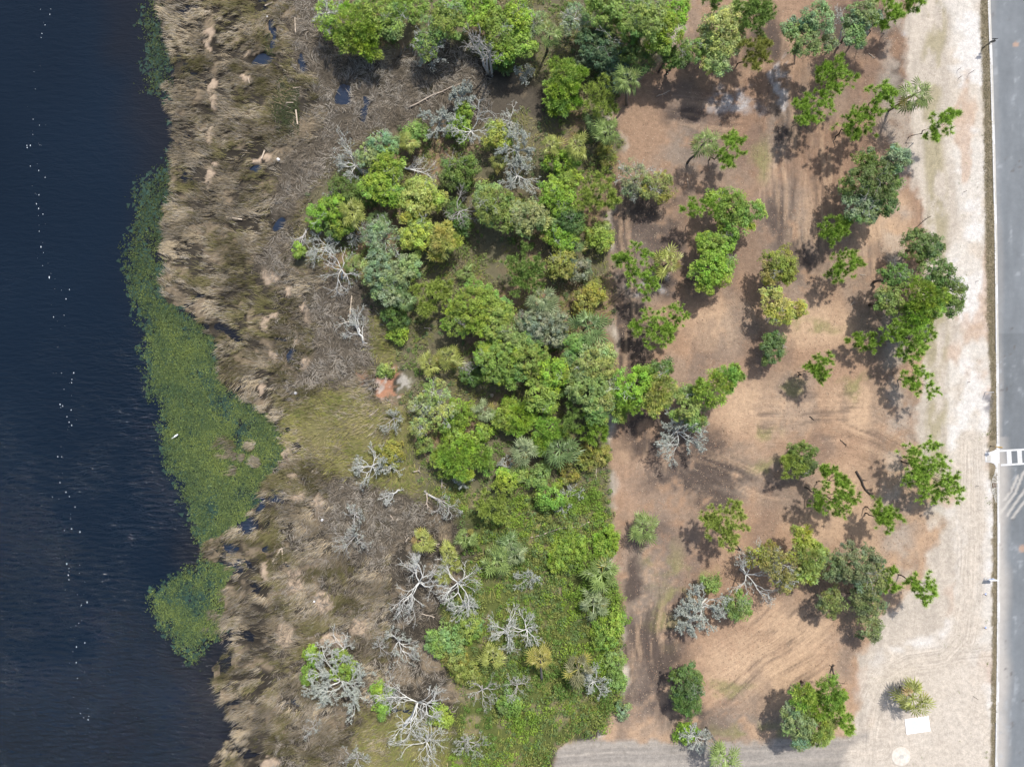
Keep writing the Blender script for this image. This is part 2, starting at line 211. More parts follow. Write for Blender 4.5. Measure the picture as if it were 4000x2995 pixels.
 ('shrub',[(-29.62,-40.4,1.5,1.11),(-30.31,-43.4,1.5,1.04)],(-29.95,-41.8),'bright','small bright bush on the marsh side of the white dead branches'),
 ('shrub',[(-9.31,-37.68,2,2.52),(-10.91,-39.06,2,1.38)],(-9.67,-38),'mid','green thicket below the grey twig bush in the lower wood'),
 ('shrub',[(-6.33,-36.08,2,1.95)],(-6.33,-36.08),'mid','thicket left of the white dead tree at the ground cover'),
 ('shrub',[(-19.49,-45.93,1.5,1.27),(-19.49,-48.69,1.5,1.04)],(-19.49,-47.04),'bright','bright bush behind the small radial dead tree at the lower marsh'),
 ('shrub',[(-6.57,-43.04,1.8,1.84),(-8.41,-40.97,1.8,1.61)],(-7.37,-42.14),'olive','olive thicket between the lower dead trees'),
 ('shrub',[(-10.73,-49.61,1.5,1.61)],(-10.73,-49.61),'bright','bright bush at the foot of the largest dead tree'),
 ('shrub',[(-0.37,-47.63,1.8,1.84)],(-0.37,-47.63),'mid','thicket at the left end of the dirt track'),
 ('lichen',[(38.22,-25.84,6,2.42),(37.28,-24.41,5.58,1.77),(39.21,-28.06,5.16,1.78),(35.59,-25.06,4.74,1.56)],(37.79,-25.88),'olive','yellowish lichen-covered tree left of the narrow cedar'),
]
PALMS=[
 ((5.28,49.86),(5.28,49.86),6,1.81,'green','uppermost palm, in the top wood left of the dark tree'),
 ((17.3,41.96),(15.95,42.25),8,1.9,'green','palm with its grey trunk showing on the clearing edge'),
 ((13.79,36.25),(13.79,36.25),5,2,'green','palm at the clearing edge below the tall light pine'),
 ((12.31,38.16),(12.31,38.16),3.5,1.69,'deep','shaded palm under the tall light pine'),
 ((5.56,34.25),(5.56,34.25),5,1.73,'yellow','left palm of the pair beside the white dead crown'),
 ((9.29,33.96),(9.29,33.96),5.5,1.88,'yellow','right palm of the pair beside the white dead crown'),
 ((26.41,33.19),(27.52,34.23),6,1.89,'green','lone palm beside the compact dark pine in the upper clearing'),
 ((9.3,20.2),(9.3,20.2),3,1.41,'deep','low palm half hidden at the foot of the middle wood'),
 ((12.26,52.42),(12.26,52.42),3,1.59,'deep','dark palm fronds in the shade of the top wood'),
 ((56.71,41.09),(56.9,40.86),6.6,2.14,'green','tall palm beside the pair of pines near the sand strip'),
 ((-15.08,34.93),(-15.08,34.93),4,1.35,'yellow','small yellowing palm at the top of the marsh-side grove'),
 ((-22.94,24.7),(-22.94,24.7),4.5,1.97,'yellow','yellow palm in the light tree next to the marsh'),
 ((-19.99,23.94),(-19.99,23.94),3,1.7,'deep','low dark palm right of the yellow palm'),
 ((-1.84,32.45),(-1.84,32.45),3,1.36,'yellow','small palm under the white lichen snag'),
 ((-15.41,11.99),(-15.41,11.99),4,1.53,'deep','palm squeezed under the rounded blue-green tree'),
 ((-23.51,17.56),(-23.51,17.56),3,1.36,'green','palm fronds behind the bleached leafless trunk'),
 ((-9.28,3.93),(-9.28,3.93),3.5,1.99,'yellow','larger palm of the pair right of the clay patch'),
 ((-12.23,2.71),(-12.23,2.71),2.5,1.71,'yellow','smaller palm of the pair right of the clay patch'),
 ((-4.24,-4.13),(-4.24,-4.13),2.5,1.71,'pale','grey-green low palm under the bare soil patch'),
 ((-6.82,16.44),(-6.82,16.44),1.5,1.38,'green','low palm among dry brown fronds in the middle wood'),
 ((4.45,12.1),(4.45,12.1),5,2.18,'pale','palm above the round grey-green tree'),
 ((10.9,8.09),(10.9,8.09),5,2.62,'deep','big palm at the wood edge right of the round grey-green tree'),
 ((22.69,17.39),(22.69,17.39),4,2.25,'yellow','yellow-leaved palm beside the large tufted pine in the clearing'),
 ((1.92,-9.85),(1.92,-9.85),3.5,2.26,'pale','left palm of the low pair at the lower wood edge'),
 ((7,-9.62),(7,-9.62),3.5,2.6,'deep','right palm of the low pair at the lower wood edge'),
 ((-13.25,-23.24),(-13.25,-23.24),2.5,1.82,'yellow','palm above the big white dead branches'),
 ((-9.37,-25.06),(-9.37,-25.06),2.5,1.64,'yellow','orange-tipped palm touching the big white dead branches'),
 ((-10.39,-28.65),(-10.39,-28.65),1.5,1.27,'yellow','small orange-tipped palm inside the big white dead branches'),
 ((-6.75,-22.67),(-6.75,-22.67),2.5,1.71,'green','palm above left of the pale yellow-green pine'),
 ((-2.18,-26.01),(-2.18,-26.01),2.8,2.27,'green','larger low palm in the ground cover right of the dead branches'),
 ((-0.36,-24.04),(-0.36,-24.04),2.5,1.94,'deep','low palm at the top of the ground cover above the larger one'),
 ((-2.86,-40.14),(-2.86,-40.14),3,1.82,'yellow','yellowish palm between the lower white dead trees'),
 ((-8.46,-27.35),(-8.46,-27.35),1.2,0.92,'yellow','tiny palm seedling behind the big white dead branches'),
 ((19.19,-21.09),(19.19,-21.09),3.5,2.08,'green','lone palm at the left of the lower clearing'),
 ((13.1,-27.86),(13.1,-27.86),3.5,2.48,'green','upper palm of the pair on the clearing edge of the ground cover'),
 ((12.03,-32.43),(12.03,-32.43),3,2.27,'pale','lower palm of the pair on the clearing edge of the ground cover'),
 ((4.49,-44.85),(4.11,-39.56),5,1.78,'gold','golden palm with its grey trunk showing in the ground cover'),
 ((9.66,-41.43),(9.66,-41.43),4,2.2,'brown','greyish palm with brown flower stalks in the ground cover'),
 ((0.46,-25.18),(0.46,-25.18),2.5,1.71,'pale','faded low palm at the left of the ground cover'),
 ((29.22,-51.75),(30.27,-53.14),6,1.94,'green','palm on a long grey trunk over the dirt track'),
 ((58.46,-45.67),(58.52,-45.93),3.6,2.39,'yellow','palm on the pale sand beside the white concrete slab'),
]
DEAD=[
 ('tall',(-3.3,46.51),(-4.54,46.65),13,2.45,0,'tall leafless tree with three grey trunks above the brown brush'),
 ('stand',(-26.6,54.28),(-26.6,54.28),5.2,2,0.5,'pale bare branches on the marsh end of the top wood'),
 ('stand',(-12.25,49.12),(-12.25,49.12),5.2,2,0.8,'lichen-white twigs hanging below the crown over the brown brush'),
 ('stand',(-7.35,42.15),(-7.35,42.15),4.6,1.9,1,'upper lichen-white crown over the end of the long log'),
 ('stand',(-10.78,38.5),(-10.78,38.5),4,2.13,1,'lichen-white crown at the tip of the sprawling dead tree'),
 ('stand',(-6,37.19),(-6,37.19),4.6,3.35,0.3,'sprawling bare white tree between brush and wood'),
 ('stand',(-0.36,38.73),(-0.36,38.73),4,1.8,0.2,'bare white branches right of the sprawling dead tree'),
 ('stand',(0.79,34.09),(0.79,34.09),5.2,2.44,0.9,'upper half of the lichen-white snag left of the two palms'),
 ('stand',(0.79,30.65),(0.79,30.65),4.6,2.68,0.8,'lower half of the lichen-white snag left of the two palms'),
 ('stand',(-22.58,31.55),(-23.37,32.48),4.5,2.79,0.6,'fan of white dead branches at the brush edge'),
 ('fallen',(-17.56,32.84),(-13.77,31.65),1.5,3.22,0,'fallen bleached tree lying in the dry grass of the grove'),
 ('stand',(-7.5,26.53),(-7.93,24.29),6,2.31,0,'bare leaning snag beside the brightest yellow tree'),
 ('fallen',(-31,22.9),(-31.33,21.71),1.5,2.99,0.1,'fallen grey branch at the marsh edge by the small bush'),
 ('stand',(-27.53,20.32),(-27.53,20.32),3,2.04,0.6,'grey dead branches below the dark marsh-edge bush'),
 ('stand',(-22.97,21.91),(-22.97,21.91),3,1.82,0.4,'tangle of grey twigs below the yellow palm'),
 ('stand',(-28.1,26.82),(-28.1,26.82),2.5,1.37,0.3,'small bare twigs left of the dark low bush by the marsh'),
 ('stand',(18.6,52.37),(18.6,52.37),11,1.98,0.9,'white lichen twigs on the highest crown at the top edge'),
 ('stand',(2.07,46.25),(2.07,46.25),2,1.26,0.6,'grey twig bush left of the dense green cedar'),
 ('stand',(49,51.42),(47.31,51.96),9,2.35,0.2,'bare white crown among the trees at the top right'),
 ('stand',(50.77,50.97),(50.77,50.97),8,1.19,0.6,'small lichen twig crown below the bare white crown'),
 ('stand',(-25.74,15.52),(-24.62,17.61),5,3.11,0.1,'bleached leafless trunk with spreading roots at the brush edge'),
 ('fallen',(-22.35,6.17),(-22.92,8.14),2,3.9,0.3,'fallen two-armed white tree lying in the brown brush'),
 ('stand',(-2.58,5.64),(-2.58,5.64),6.4,1.64,0.7,'grey twig crown on the bright trees above the bare soil'),
 ('stand',(-3.65,2.9),(-5.12,2.58),4,2.36,0.1,'bare pale branches reaching towards the clay-side palms'),
 ('stand',(-20.73,-12.32),(-20.73,-12.32),3.4,3.05,0.7,'white dead tree alone in the yellow grass'),
 ('stand',(-18.09,-12.57),(-18.09,-12.57),2,1.6,0.3,'faint grey twig bush right of the white dead tree'),
 ('stand',(-7.5,-14.18),(-7.5,-14.18),2,1.38,0.5,'grey twig bush below the fern-like cedar'),
 ('stand',(-0.83,-12.45),(-0.83,-12.45),2,1.26,0.6,'grey twig bush right of the fern-like cedar'),
 ('fallen',(-12.88,-16.51),(-9.87,-17.97),1.2,3.47,0.2,'fallen grey branches above the ground cover left of the pale pine'),
 ('fallen',(-16.74,-16.04),(-18.2,-16.58),1.2,2.31,0.1,'bleached branch below the white dead tree'),
 ('stand',(-17.7,-5.22),(-17.7,-5.22),1.5,1.61,0.4,'scatter of grey twigs below the clay patch'),
 ('stand',(24.27,-7.1),(24.27,-7.1),5,2.89,1,'grey twig tree in the middle of the clearing'),
 ('stand',(12.1,2.94),(12.1,2.94),7.6,1.73,0.2,'white limbs on the pale crown over the dark track'),
 ('stand',(8.32,-17.01),(8.32,-17.01),1.5,1.61,0.3,'grey twig bush above the ground cover near the wood edge'),
 ('stand',(-23.18,-22.67),(-23.18,-22.67),3.1,2.27,0.2,'radial bare tree in the brown brush above the dead branches'),
 ('stand',(-23.35,-19.43),(-23.35,-19.43),3.4,1.81,0.2,'bare tree at the top of the lower brown brush'),
 ('big',(-13.23,-30.48),(-13.84,-28.4),5,4.56,0.15,'big white dead tree with crooked branches at the lower marsh'),
 ('big',(-7.62,-29.54),(-8.29,-29.31),4,3.37,0.1,'second big white dead tree locked into the first'),
 ('stand',(-0.14,-37.72),(-1.49,-35.87),4,2.47,0.3,'white dead tree at the left of the ground cover'),
 ('big',(-25.4,-44.01),(-25.4,-44.01),3.4,4.75,0.9,'lichen-white ring of dead branches by the lower marsh'),
 ('stand',(-25,-39.33),(-25,-39.33),3.1,2.49,0.2,'bare crown at the top of the lichen-white ring'),
 ('big',(-16.27,-51.75),(-12.17,-43.32),6,4.73,0.15,'largest dead tree with many radiating white branches'),
 ('stand',(-18.63,-46.21),(-18.63,-46.21),3,2.27,0.2,'small radial dead tree left of the largest dead tree'),
 ('stand',(-13,-52.92),(-12.27,-52.44),5,3.11,0.2,'white dead tree cut by the bottom edge below the largest one'),
 ('stand',(-6.51,-53.11),(-6.51,-53.11),3.4,2.15,0.2,'star-shaped dead tree near the bottom edge left of the dirt track'),
 ('stand',(-4.47,-45.49),(-4.47,-45.49),3.1,2.27,0.1,'star-shaped dead tree right of the largest dead tree'),
 ('stand',(-16.94,-38.52),(-16.94,-38.52),2,2.18,0.6,'faint grey twig bush above the largest dead tree'),
 ('stand',(-6.58,-33.23),(-6.58,-33.23),2,2.29,0.6,'faint grey twig bush below the second big dead tree'),
 ('stand',(-23.15,-56.01),(-23.15,-56.01),2,2.29,0.3,'pale twig bush at the bottom edge in the marsh'),
 ('stand',(-29.78,-51.5),(-29.78,-51.5),1.2,1.39,0.1,'small grey branch pile in the lower marsh'),
 ('stand',(-19.78,-39.36),(-19.78,-39.36),1.5,1.27,0.1,'little bare twig tree between the lower dead trees'),
 ('big',(3.27,-37.26),(1.36,-35.76),4,2.36,0.1,'white crooked dead tree in the middle of the ground cover'),
 ('stand',(0.8,-44.69),(0.8,-44.69),3.4,1.81,0.1,'bare branches below the yellowish palm'),
 ('stand',(11.22,-44.5),(12.79,-44.15),3,1.93,0.6,'grey weeping dead branches beside the greyish palm'),
 ('stand',(34.32,-27.94),(34.32,-27.94),6,3.3,0.5,'white lichen branches left of the yellow-green cedar'),
 ('stand',(29.45,-32.35),(26.96,-32.89),5,3.11,1,'slanting grey lichen tree in the lower clearing'),
 ('stand',(29.45,-33.28),(24.27,-34.91),5,2,1,'lichen crown at the far end of the slanting grey tree'),
 ('stand',(27.18,-52.18),(27.18,-52.18),4,1.91,0.7,'grey dead crown above the dirt track'),
 ('fallen',(48.18,-42.63),(48.08,-43.92),3,2.16,0,'dark crooked bare trunk above the tree group by the dirt track'),
 ('stand',(2.56,-29.17),(2.56,-29.17),0.6,1.63,0.8,'grey brush pile in the ground cover'),
]
LOGS=[
 ((-15.69,41.37),(-7.85,44.99),0.22,'log','long fallen log with a forked end in the brown brush'),
 ((-32.7,55.05),(-32.59,52.78),0.16,'plank','weathered plank upright in the picture at the upper marsh'),
 ((-32.52,41.14),(-32.23,38.92),0.2,'plank','weathered plank at the lower edge of the dark green marsh patch'),
 ((-37.26,56.92),(-36.09,57.45),0.16,'plank','short yellowish plank near the top edge of the marsh'),
 ((-35.02,47.75),(-34.39,47.61),0.14,'plank','short pale plank beside the small blue pool'),
 ((-37.66,33.77),(-37.19,35.06),0.2,'plank','short thick plank beside a straw mat in the marsh'),
 ((-32.98,44.41),(-31.7,44.57),0.1,'plank','thin grey stick across the dark green marsh patch'),
 ((-34.03,42.26),(-32.91,42.26),0.1,'plank','thin grey stick in the middle of the dark green marsh patch'),
 ((-43.06,25.06),(-40.6,24.66),0.18,'plank','tan plank lying across the reeds beside bright green weeds'),
 ((-39.67,45.93),(-39.5,45.11),0.14,'plank','short plank upright in the upper reeds'),
 ((-24.1,13.18),(-24.4,10.14),0.18,'plank','weathered post above the fallen two-armed tree'),
 ((-26.09,8.86),(-24.45,9.39),0.14,'plank','weathered board left of the fallen two-armed tree'),
 ((-34.85,-24.87),(-36.26,-27.09),0.2,'plank','left plank of the triangle lying in the marsh'),
 ((-34.69,-24.77),(-34.48,-27.11),0.2,'plank','right plank of the triangle lying in the marsh'),
 ((-35.95,-27),(-33.52,-26.93),0.14,'plank','bottom plank of the triangle lying in the marsh'),
 ((-11.59,-17.44),(-9.49,-17.61),0.22,'log','bleached log running right above the ground cover'),
 ((-12.83,-16.51),(-12.72,-18.84),0.22,'log','bleached log running down above the ground cover'),
 ((-10.78,-12.77),(-10.47,-15.81),0.2,'log','bleached upright log at the left of the grey twig bush'),
 ((-11.36,-9.61),(-9.37,-9.84),0.25,'log','bleached log below the glittering pale tree'),
 ((-5.98,-9.73),(-3.88,-8.79),0.28,'log','bleached stump log below the bush in the lower wood'),
 ((-3.88,-8.56),(-3.3,-7.39),0.25,'log','short log standing up from the bleached stump'),
 ((-21.41,-4.94),(-20.01,-3.77),0.22,'log','split log in the yellow grass below the clay patch'),
 ((-14.82,-13.28),(-13.89,-13.05),0.24,'log','short bleached log in the yellow grass'),
 ((-13.23,8.39),(-11.94,8.27),0.15,'log','short stick on the bare soil above the palm pair'),
 ((-16.04,-23.82),(-15.57,-23.12),0.2,'log','short tan log left of the palm above the dead branches'),
 ((-11.83,-24.4),(-10.89,-24.05),0.2,'log','curved bleached log right of the palm above the dead branches'),
 ((-13.58,-34.57),(-11.59,-35.15),0.18,'log','thin bleached log below the big dead tree'),
 ((-19.5,-36.56),(-19.43,-38.89),0.1,'log','thin upright stick between the lower dead trees'),
 ((-18.37,-19.84),(-17.79,-20.54),0.2,'log','short tan log in the lower brown brush'),
 ((2.81,-23.12),(11.92,-20.85),0.2,'log','long straight grey log across the top of the ground cover'),
 ((14.03,32.02),(15.19,32.37),0.3,'log','pale stump end at the clearing edge beside the sparse grey bush'),
 ((21.74,43.12),(23.84,44.06),0.12,'log','thin pale stick curved on the upper clearing'),
 ((26.41,30.85),(26.53,29.45),0.1,'log','thin pale stick below the lone palm'),
 ((21.97,46.75),(23.61,49.55),0.3,'log','dark broken trunk leaning at the cut edge of the top wood'),
 ((51.68,-13.23),(54.14,-17.09),0.3,'log','dark rotten branch on the clearing left of the biggest pine'),
 ((49.35,-8.44),(50.4,-9.38),0.12,'log','brown stick in the swept tracks of the lower clearing'),
 ((44.79,-4.94),(45.49,-5.52),0.12,'log','short brown stick on the bare middle of the clearing'),
 ((50.98,11.78),(51.57,12.36),0.12,'log','short tan stick above the small pine'),
 ((52.38,16.34),(53.2,16.29),0.12,'log','short tan stick right of the bright pine beside the oak cluster'),
 ((60.68,23.37),(63.02,25.24),0.12,'log','long thin branch at the sand edge above the dark oak'),
 ((58.72,31.55),(59,33.07),0.1,'log','thin tan pole at the sand edge by the slanting trunk'),
 ((53.67,49.67),(54.61,48.9),0.1,'log','thin tan stick below the trees at the top right'),
 ((9.12,-10.78),(11.92,-10.2),0.12,'log','thin bare branch right of the low palm pair'),
 ((12.74,-11.83),(12.62,-15.1),0.14,'log','dry forked branch upright at the wood edge below the low palms'),
 ((15.19,12.13),(17.3,14),0.08,'log','thin curved stick over the dark track'),
]
POLY={
 'shore':[(-53.27,62.17),(-53.27,57.97),(-52.92,53.77),(-51.17,47.47),(-50.82,42.92),(-51.66,37.67),(-51.52,34.17),(-51.38,29.97),(-52.36,26.47),(-52.78,22.97),(-52.36,18.77),(-53.27,14.57),(-52.22,12.12),(-49.07,11.07),(-46.62,8.27),(-44.66,6.17),(-44.87,1.97),(-43.82,-0.13),(-41.02,-2.23),(-38.57,-3.63),(-36.12,-5.38),(-34.72,-8.53),(-35.42,-11.33),(-36.12,-13.43),(-37.52,-15.18),(-38.57,-16.23),(-38.22,-17.63),(-40.32,-20.43),(-42.42,-21.83),(-46.27,-24.07),(-46.48,-27.08),(-42.42,-27.99),(-43.47,-30.23),(-43.82,-35.83),(-43.96,-38.63),(-42.56,-39.68),(-45.36,-42.83),(-45.08,-45.63),(-43.82,-48.43),(-42.42,-51.23),(-42.28,-52.77),(-44.52,-55.43),(-45.57,-57.95),(-47.32,-62.43),(132.58,-62.43),(132.58,62.17)],
 'weed':[(-56.56,62.17),(-56.42,57.97),(-56.42,50.97),(-56.21,43.97),(-53.62,43.13),(-51.66,40.82),(-51.52,34.87),(-54.32,32.42),(-56.56,31.37),(-57.68,29.27),(-58.8,18.77),(-59.01,15.27),(-57.47,12.47),(-56.42,8.97),(-55.86,1.97),(-55.37,-2.58),(-53.27,-2.93),(-53.62,-7.83),(-53.27,-12.03),(-50.47,-15.53),(-50.12,-19.03),(-48.02,-23.93),(-46.97,-26.87),(-50.12,-27.78),(-54.32,-30.09),(-55.16,-33.03),(-54.32,-36.53),(-50.82,-40.03),(-48.72,-42.48),(-47.32,-42.48),(-46.62,-40.03),(-43.47,-38.98),(-41.02,-35.83),(-38.22,-19.03),(-32.62,-9.23),(-35.42,-3.63),(-43.82,1.97),(-43.82,6.87),(-50.82,13.17),(-50.12,29.97),(-49.42,42.57),(-50.82,48.17),(-52.22,57.97),(-52.22,62.17)],
 'brushA':[(-31.92,60.77),(-28.42,56.57),(-28.07,50.27),(-25.27,48.17),(-17.92,48.52),(-14.42,50.27),(-8.12,51.67),(-3.22,46.07),(3.78,44.67),(5.18,41.17),(-0.42,39.77),(-7.42,39.77),(-12.32,40.47),(-15.82,37.67),(-22.12,36.97),(-26.32,32.77),(-29.12,27.87),(-31.92,25.07),(-34.02,20.17),(-34.72,15.27),(-38.22,15.97),(-36.12,24.37),(-35.42,28.57),(-32.62,34.87),(-29.82,37.67),(-29.12,44.67),(-32.62,47.47),(-32.62,53.77)],
 'brushB':[(-31.57,15.97),(-24.22,14.57),(-21.42,13.17),(-18.62,9.67),(-20.72,6.17),(-17.22,4.07),(-21.42,1.97),(-23.52,-1.53),(-28.42,-1.53),(-32.62,-0.13),(-34.02,1.97),(-29.82,4.07),(-31.22,8.97)],
 'brushC':[(-29.12,-15.53),(-12.32,-16.23),(-11.62,-20.43),(-17.22,-23.93),(-16.52,-29.53),(-21.42,-27.43),(-25.62,-23.93),(-29.12,-19.73)],
 'yellow':[(-35.42,-3.63),(-28.42,-1.53),(-19.32,-1.53),(-15.12,-5.03),(-12.32,-9.23),(-11.62,-16.23),(-28.42,-14.83),(-31.92,-12.03),(-36.12,-7.83)],
 'yellowC':[(-22.82,-49.83),(-14.42,-48.43),(-10.22,-51.23),(-10.22,-62.43),(-24.22,-62.43)],
 'yellowB':[(-21.42,9.67),(-17.22,9.67),(-16.52,4.77),(-19.32,1.97),(-22.12,6.17)],
 'forest':[(-29.12,62.17),(-28.42,53.77),(-24.22,50.27),(-17.22,50.27),(-12.32,53.77),(-6.72,49.57),(5.18,45.37),(5.88,41.87),(-7.42,37.67),(-16.52,37.67),(-23.52,34.17),(-29.82,27.87),(-31.22,22.97),(-34.02,18.77),(-24.22,14.57),(-17.92,7.57),(-17.22,-2.23),(-14.42,-9.23),(-11.62,-16.23),(-6.72,-16.23),(-4.62,-21.13),(14.98,-21.13),(14.63,-9.23),(15.33,8.97),(15.33,29.97),(17.08,36.97),(14.28,39.07),(17.78,44.67),(23.38,48.87),(26.18,53.77),(26.88,62.17)],
 'cover':[(-11.62,-15.53),(14.28,-16.23),(14.98,-26.03),(16.73,-33.03),(16.73,-45.63),(15.68,-49.83),(13.58,-52.63),(8.68,-53.33),(5.88,-56.83),(5.18,-62.43),(-12.32,-62.43),(-10.22,-54.03),(-8.47,-47.03),(-10.22,-40.03),(-10.92,-33.03),(-6.02,-26.03),(-6.72,-21.13)],
 'clearing':[(23.38,62.17),(26.18,53.77),(23.38,48.87),(17.78,44.67),(14.28,39.07),(17.08,36.97),(15.33,29.97),(15.33,-26.03),(16.73,-33.03),(16.73,-47.03),(13.58,-53.33),(6.58,-54.03),(6.58,-62.43),(52.08,-62.43),(52.08,-41.43),(55.58,-35.13),(61.88,-29.53),(66.08,-17.63),(61.18,-10.63),(61.88,1.97),(61.88,22.97),(59.08,43.97),(59.78,53.77),(62.58,62.17)],
 'sand':[(64.68,62.17),(65.38,50.97),(65.38,36.97),(66.78,22.97),(66.78,8.97),(66.08,-5.03),(66.08,-12.03),(63.98,-19.03),(66.78,-26.03),(65.38,-36.53),(55.58,-40.03),(52.08,-44.93),(52.08,-54.03),(48.58,-62.43),(73.78,-62.43),(73.78,62.17)],
 'dirtroad':[(6.58,-54.73),(10.78,-53.33),(20.58,-53.82),(34.58,-54.03),(48.58,-53.33),(55.58,-51.93),(55.58,-62.43),(5.88,-62.43)],
 'tracksand':[(67.48,-12.03),(70.28,-12.03),(70.63,-29.53),(69.58,-41.43),(72.38,-42.83),(72.38,-62.43),(55.58,-62.43),(54.18,-51.23),(52.08,-45.63),(55.58,-40.73),(65.38,-40.03),(67.48,-33.03)],
 'clay':[(-22.12,1.13),(-20.37,1.62),(-19.67,3.72),(-17.92,4.07),(-16.52,2.67),(-15.12,-0.13),(-16.52,-1.67),(-19.32,-1.53),(-21.42,-0.83)],
}
POOLS=[(-25.62,44.11,1.26,1.4),(-25.48,42.85,1.12,0.84),(-22.12,42.57,0.84,0.84),(-22.12,40.75,0.56,0.98),(-31.57,48.52,0.7,1.4),(-37.52,48.87,1.82,0.98),(-31.43,47.33,0.42,0.56),(-36.12,52.72,0.56,2.38),(-35.21,24.02,0.84,0.98),(-38.64,32.42,0.98,0.7),(-38.01,-18.33,0.42,1.26),(-35.07,-17.28,1.12,0.7),(-35.21,-16.58,0.98,0.42),(-33.32,4.07,0.7,1.12),(-34.72,6.87,1.26,0.35),(-42.42,-24.98,0.84,0.56),(-41.58,-27.08,0.7,0.35),(-32.62,-48.43,2.1,0.42),(-17.22,-49.48,1.82,0.35),(-39.97,-21.83,0.7,0.7),(-37.17,-24.98,0.7,0.63),(-34.02,-27.43,0.98,0.28)]
DARKGREEN=[(-32.97,41.52,3.22,3.85),(-34.37,45.37,1.12,0.98),(-36.47,50.97,0.98,1.82)]
MATS=[(-45.57,52.93,0.7,1.26),(-45.71,51.32,0.42,0.84),(-45.29,45.02,0.63,0.98),(-44.8,42.57,0.63,1.26),(-45.5,37.32,0.49,1.4),(-45.64,31.02,0.49,1.4),(-44.73,33.12,0.7,0.42),(-41.23,51.67,0.63,0.56),(-39.62,49.92,0.56,0.35),(-39.97,46.21,0.84,0.42),(-37.17,33.82,1.12,0.56),(-38.22,33.47,0.7,0.42),(-36.26,16.67,1.54,1.68),(-31.22,11.42,0.84,0.98),(-30.38,9.67,0.7,0.98),(-32.13,6.87,0.49,1.4),(-30.94,2.67,0.63,1.12),(-29.82,1.97,0.56,0.56),(-34.02,-10.28,0.63,1.54),(-33.32,-7.83,0.84,0.7),(-35.91,4.07,0.56,1.12),(-37.24,8.97,0.56,1.12),(-36.12,10.02,0.56,0.7),(-38.01,-0.83,0.42,0.98),(-37.38,-7.13,0.84,0.7),(-33.67,13.87,0.63,0.84),(-32.55,-14.13,0.84,0.7),(-31.92,-16.93,1.26,0.84),(-27.02,-38.63,1.96,1.12),(-34.02,-37.93,1.4,1.96),(-28.42,-33.03,1.54,1.54),(-32.62,-29.53,1.12,1.82),(-22.82,-36.53,1.54,1.26),(-37.17,-28.13,0.7,1.26),(-29.12,-18.33,0.84,2.1),(-36.47,-57.53,1.4,0.98)]
LIGHTGREY=[(60.62,49.57,0.98,4.2),(33.88,42.43,3.15,1.54),(40.88,44.67,0.56,4.2),(21.28,14.57,2.1,0.7)]
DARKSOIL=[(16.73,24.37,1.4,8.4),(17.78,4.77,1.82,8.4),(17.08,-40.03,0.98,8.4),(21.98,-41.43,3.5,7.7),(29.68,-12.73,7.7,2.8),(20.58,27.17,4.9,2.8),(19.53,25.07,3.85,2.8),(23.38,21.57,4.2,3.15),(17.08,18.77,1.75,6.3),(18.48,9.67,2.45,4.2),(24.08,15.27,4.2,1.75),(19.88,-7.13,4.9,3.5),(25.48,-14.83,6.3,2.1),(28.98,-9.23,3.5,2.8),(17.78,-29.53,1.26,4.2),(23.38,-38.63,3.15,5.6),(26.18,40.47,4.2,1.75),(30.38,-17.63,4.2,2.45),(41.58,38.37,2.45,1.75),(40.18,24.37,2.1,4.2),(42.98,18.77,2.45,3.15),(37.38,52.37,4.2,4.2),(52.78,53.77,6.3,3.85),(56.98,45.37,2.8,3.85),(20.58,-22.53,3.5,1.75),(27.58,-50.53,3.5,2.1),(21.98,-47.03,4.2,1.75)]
PALESOIL=[(31.78,8.97,4.9,3.5),(45.08,8.97,6.3,2.8),(38.08,-3.63,7.7,4.2),(52.08,-3.63,4.9,3.5),(55.58,24.37,4.2,4.9),(42.98,-35.83,6.3,4.2),(35.98,-42.83,7,4.2),(20.58,-30.93,2.8,4.2),(34.58,-12.03,4.9,2.1)]
GREYSOIL=[(20.58,-29.53,5.25,13.3),(19.18,-45.63,4.2,6.3),(30.38,-14.13,11.9,4.2),(19.18,18.77,4.2,10.5),(41.58,21.57,4.2,9.1),(31.78,-51.23,11.2,2.1),(40.18,36.97,2.8,6.3),(27.58,35.57,4.2,4.2)]
GRASSY=[(52.08,-0.13,3.5,1.75),(41.58,-0.13,2.1,1.4),(37.38,34.17,1.75,2.8),(40.18,-12.03,3.15,0.98),(37.38,-7.13,2.1,0.98),(27.58,-28.13,2.8,1.75),(24.08,-30.93,2.38,6.3),(20.58,-26.03,1.4,3.5),(31.78,-45.63,4.2,1.4),(35.98,-51.93,5.6,1.12),(63.28,-35.13,2.8,2.8),(59.78,-38.63,1.4,0.7),(45.08,8.97,2.8,1.05)]
KERB = [(71.57,69.58),(71.65,57.97),(71.81,53.32),(72.08,45.58),(72.39,34.74),(72.66,23.13),(72.77,15.39),(72.89,3.77),(73.01,-8.61),(73.08,-14.81),(73.12,-23.32),(73.08,-33),(73.01,-42.68),(72.77,-57.97),(72.54,-69.77)]

# ------------------------------------------------------------------ helpers
COL = scene.collection
R0 = np.random.default_rng(7)

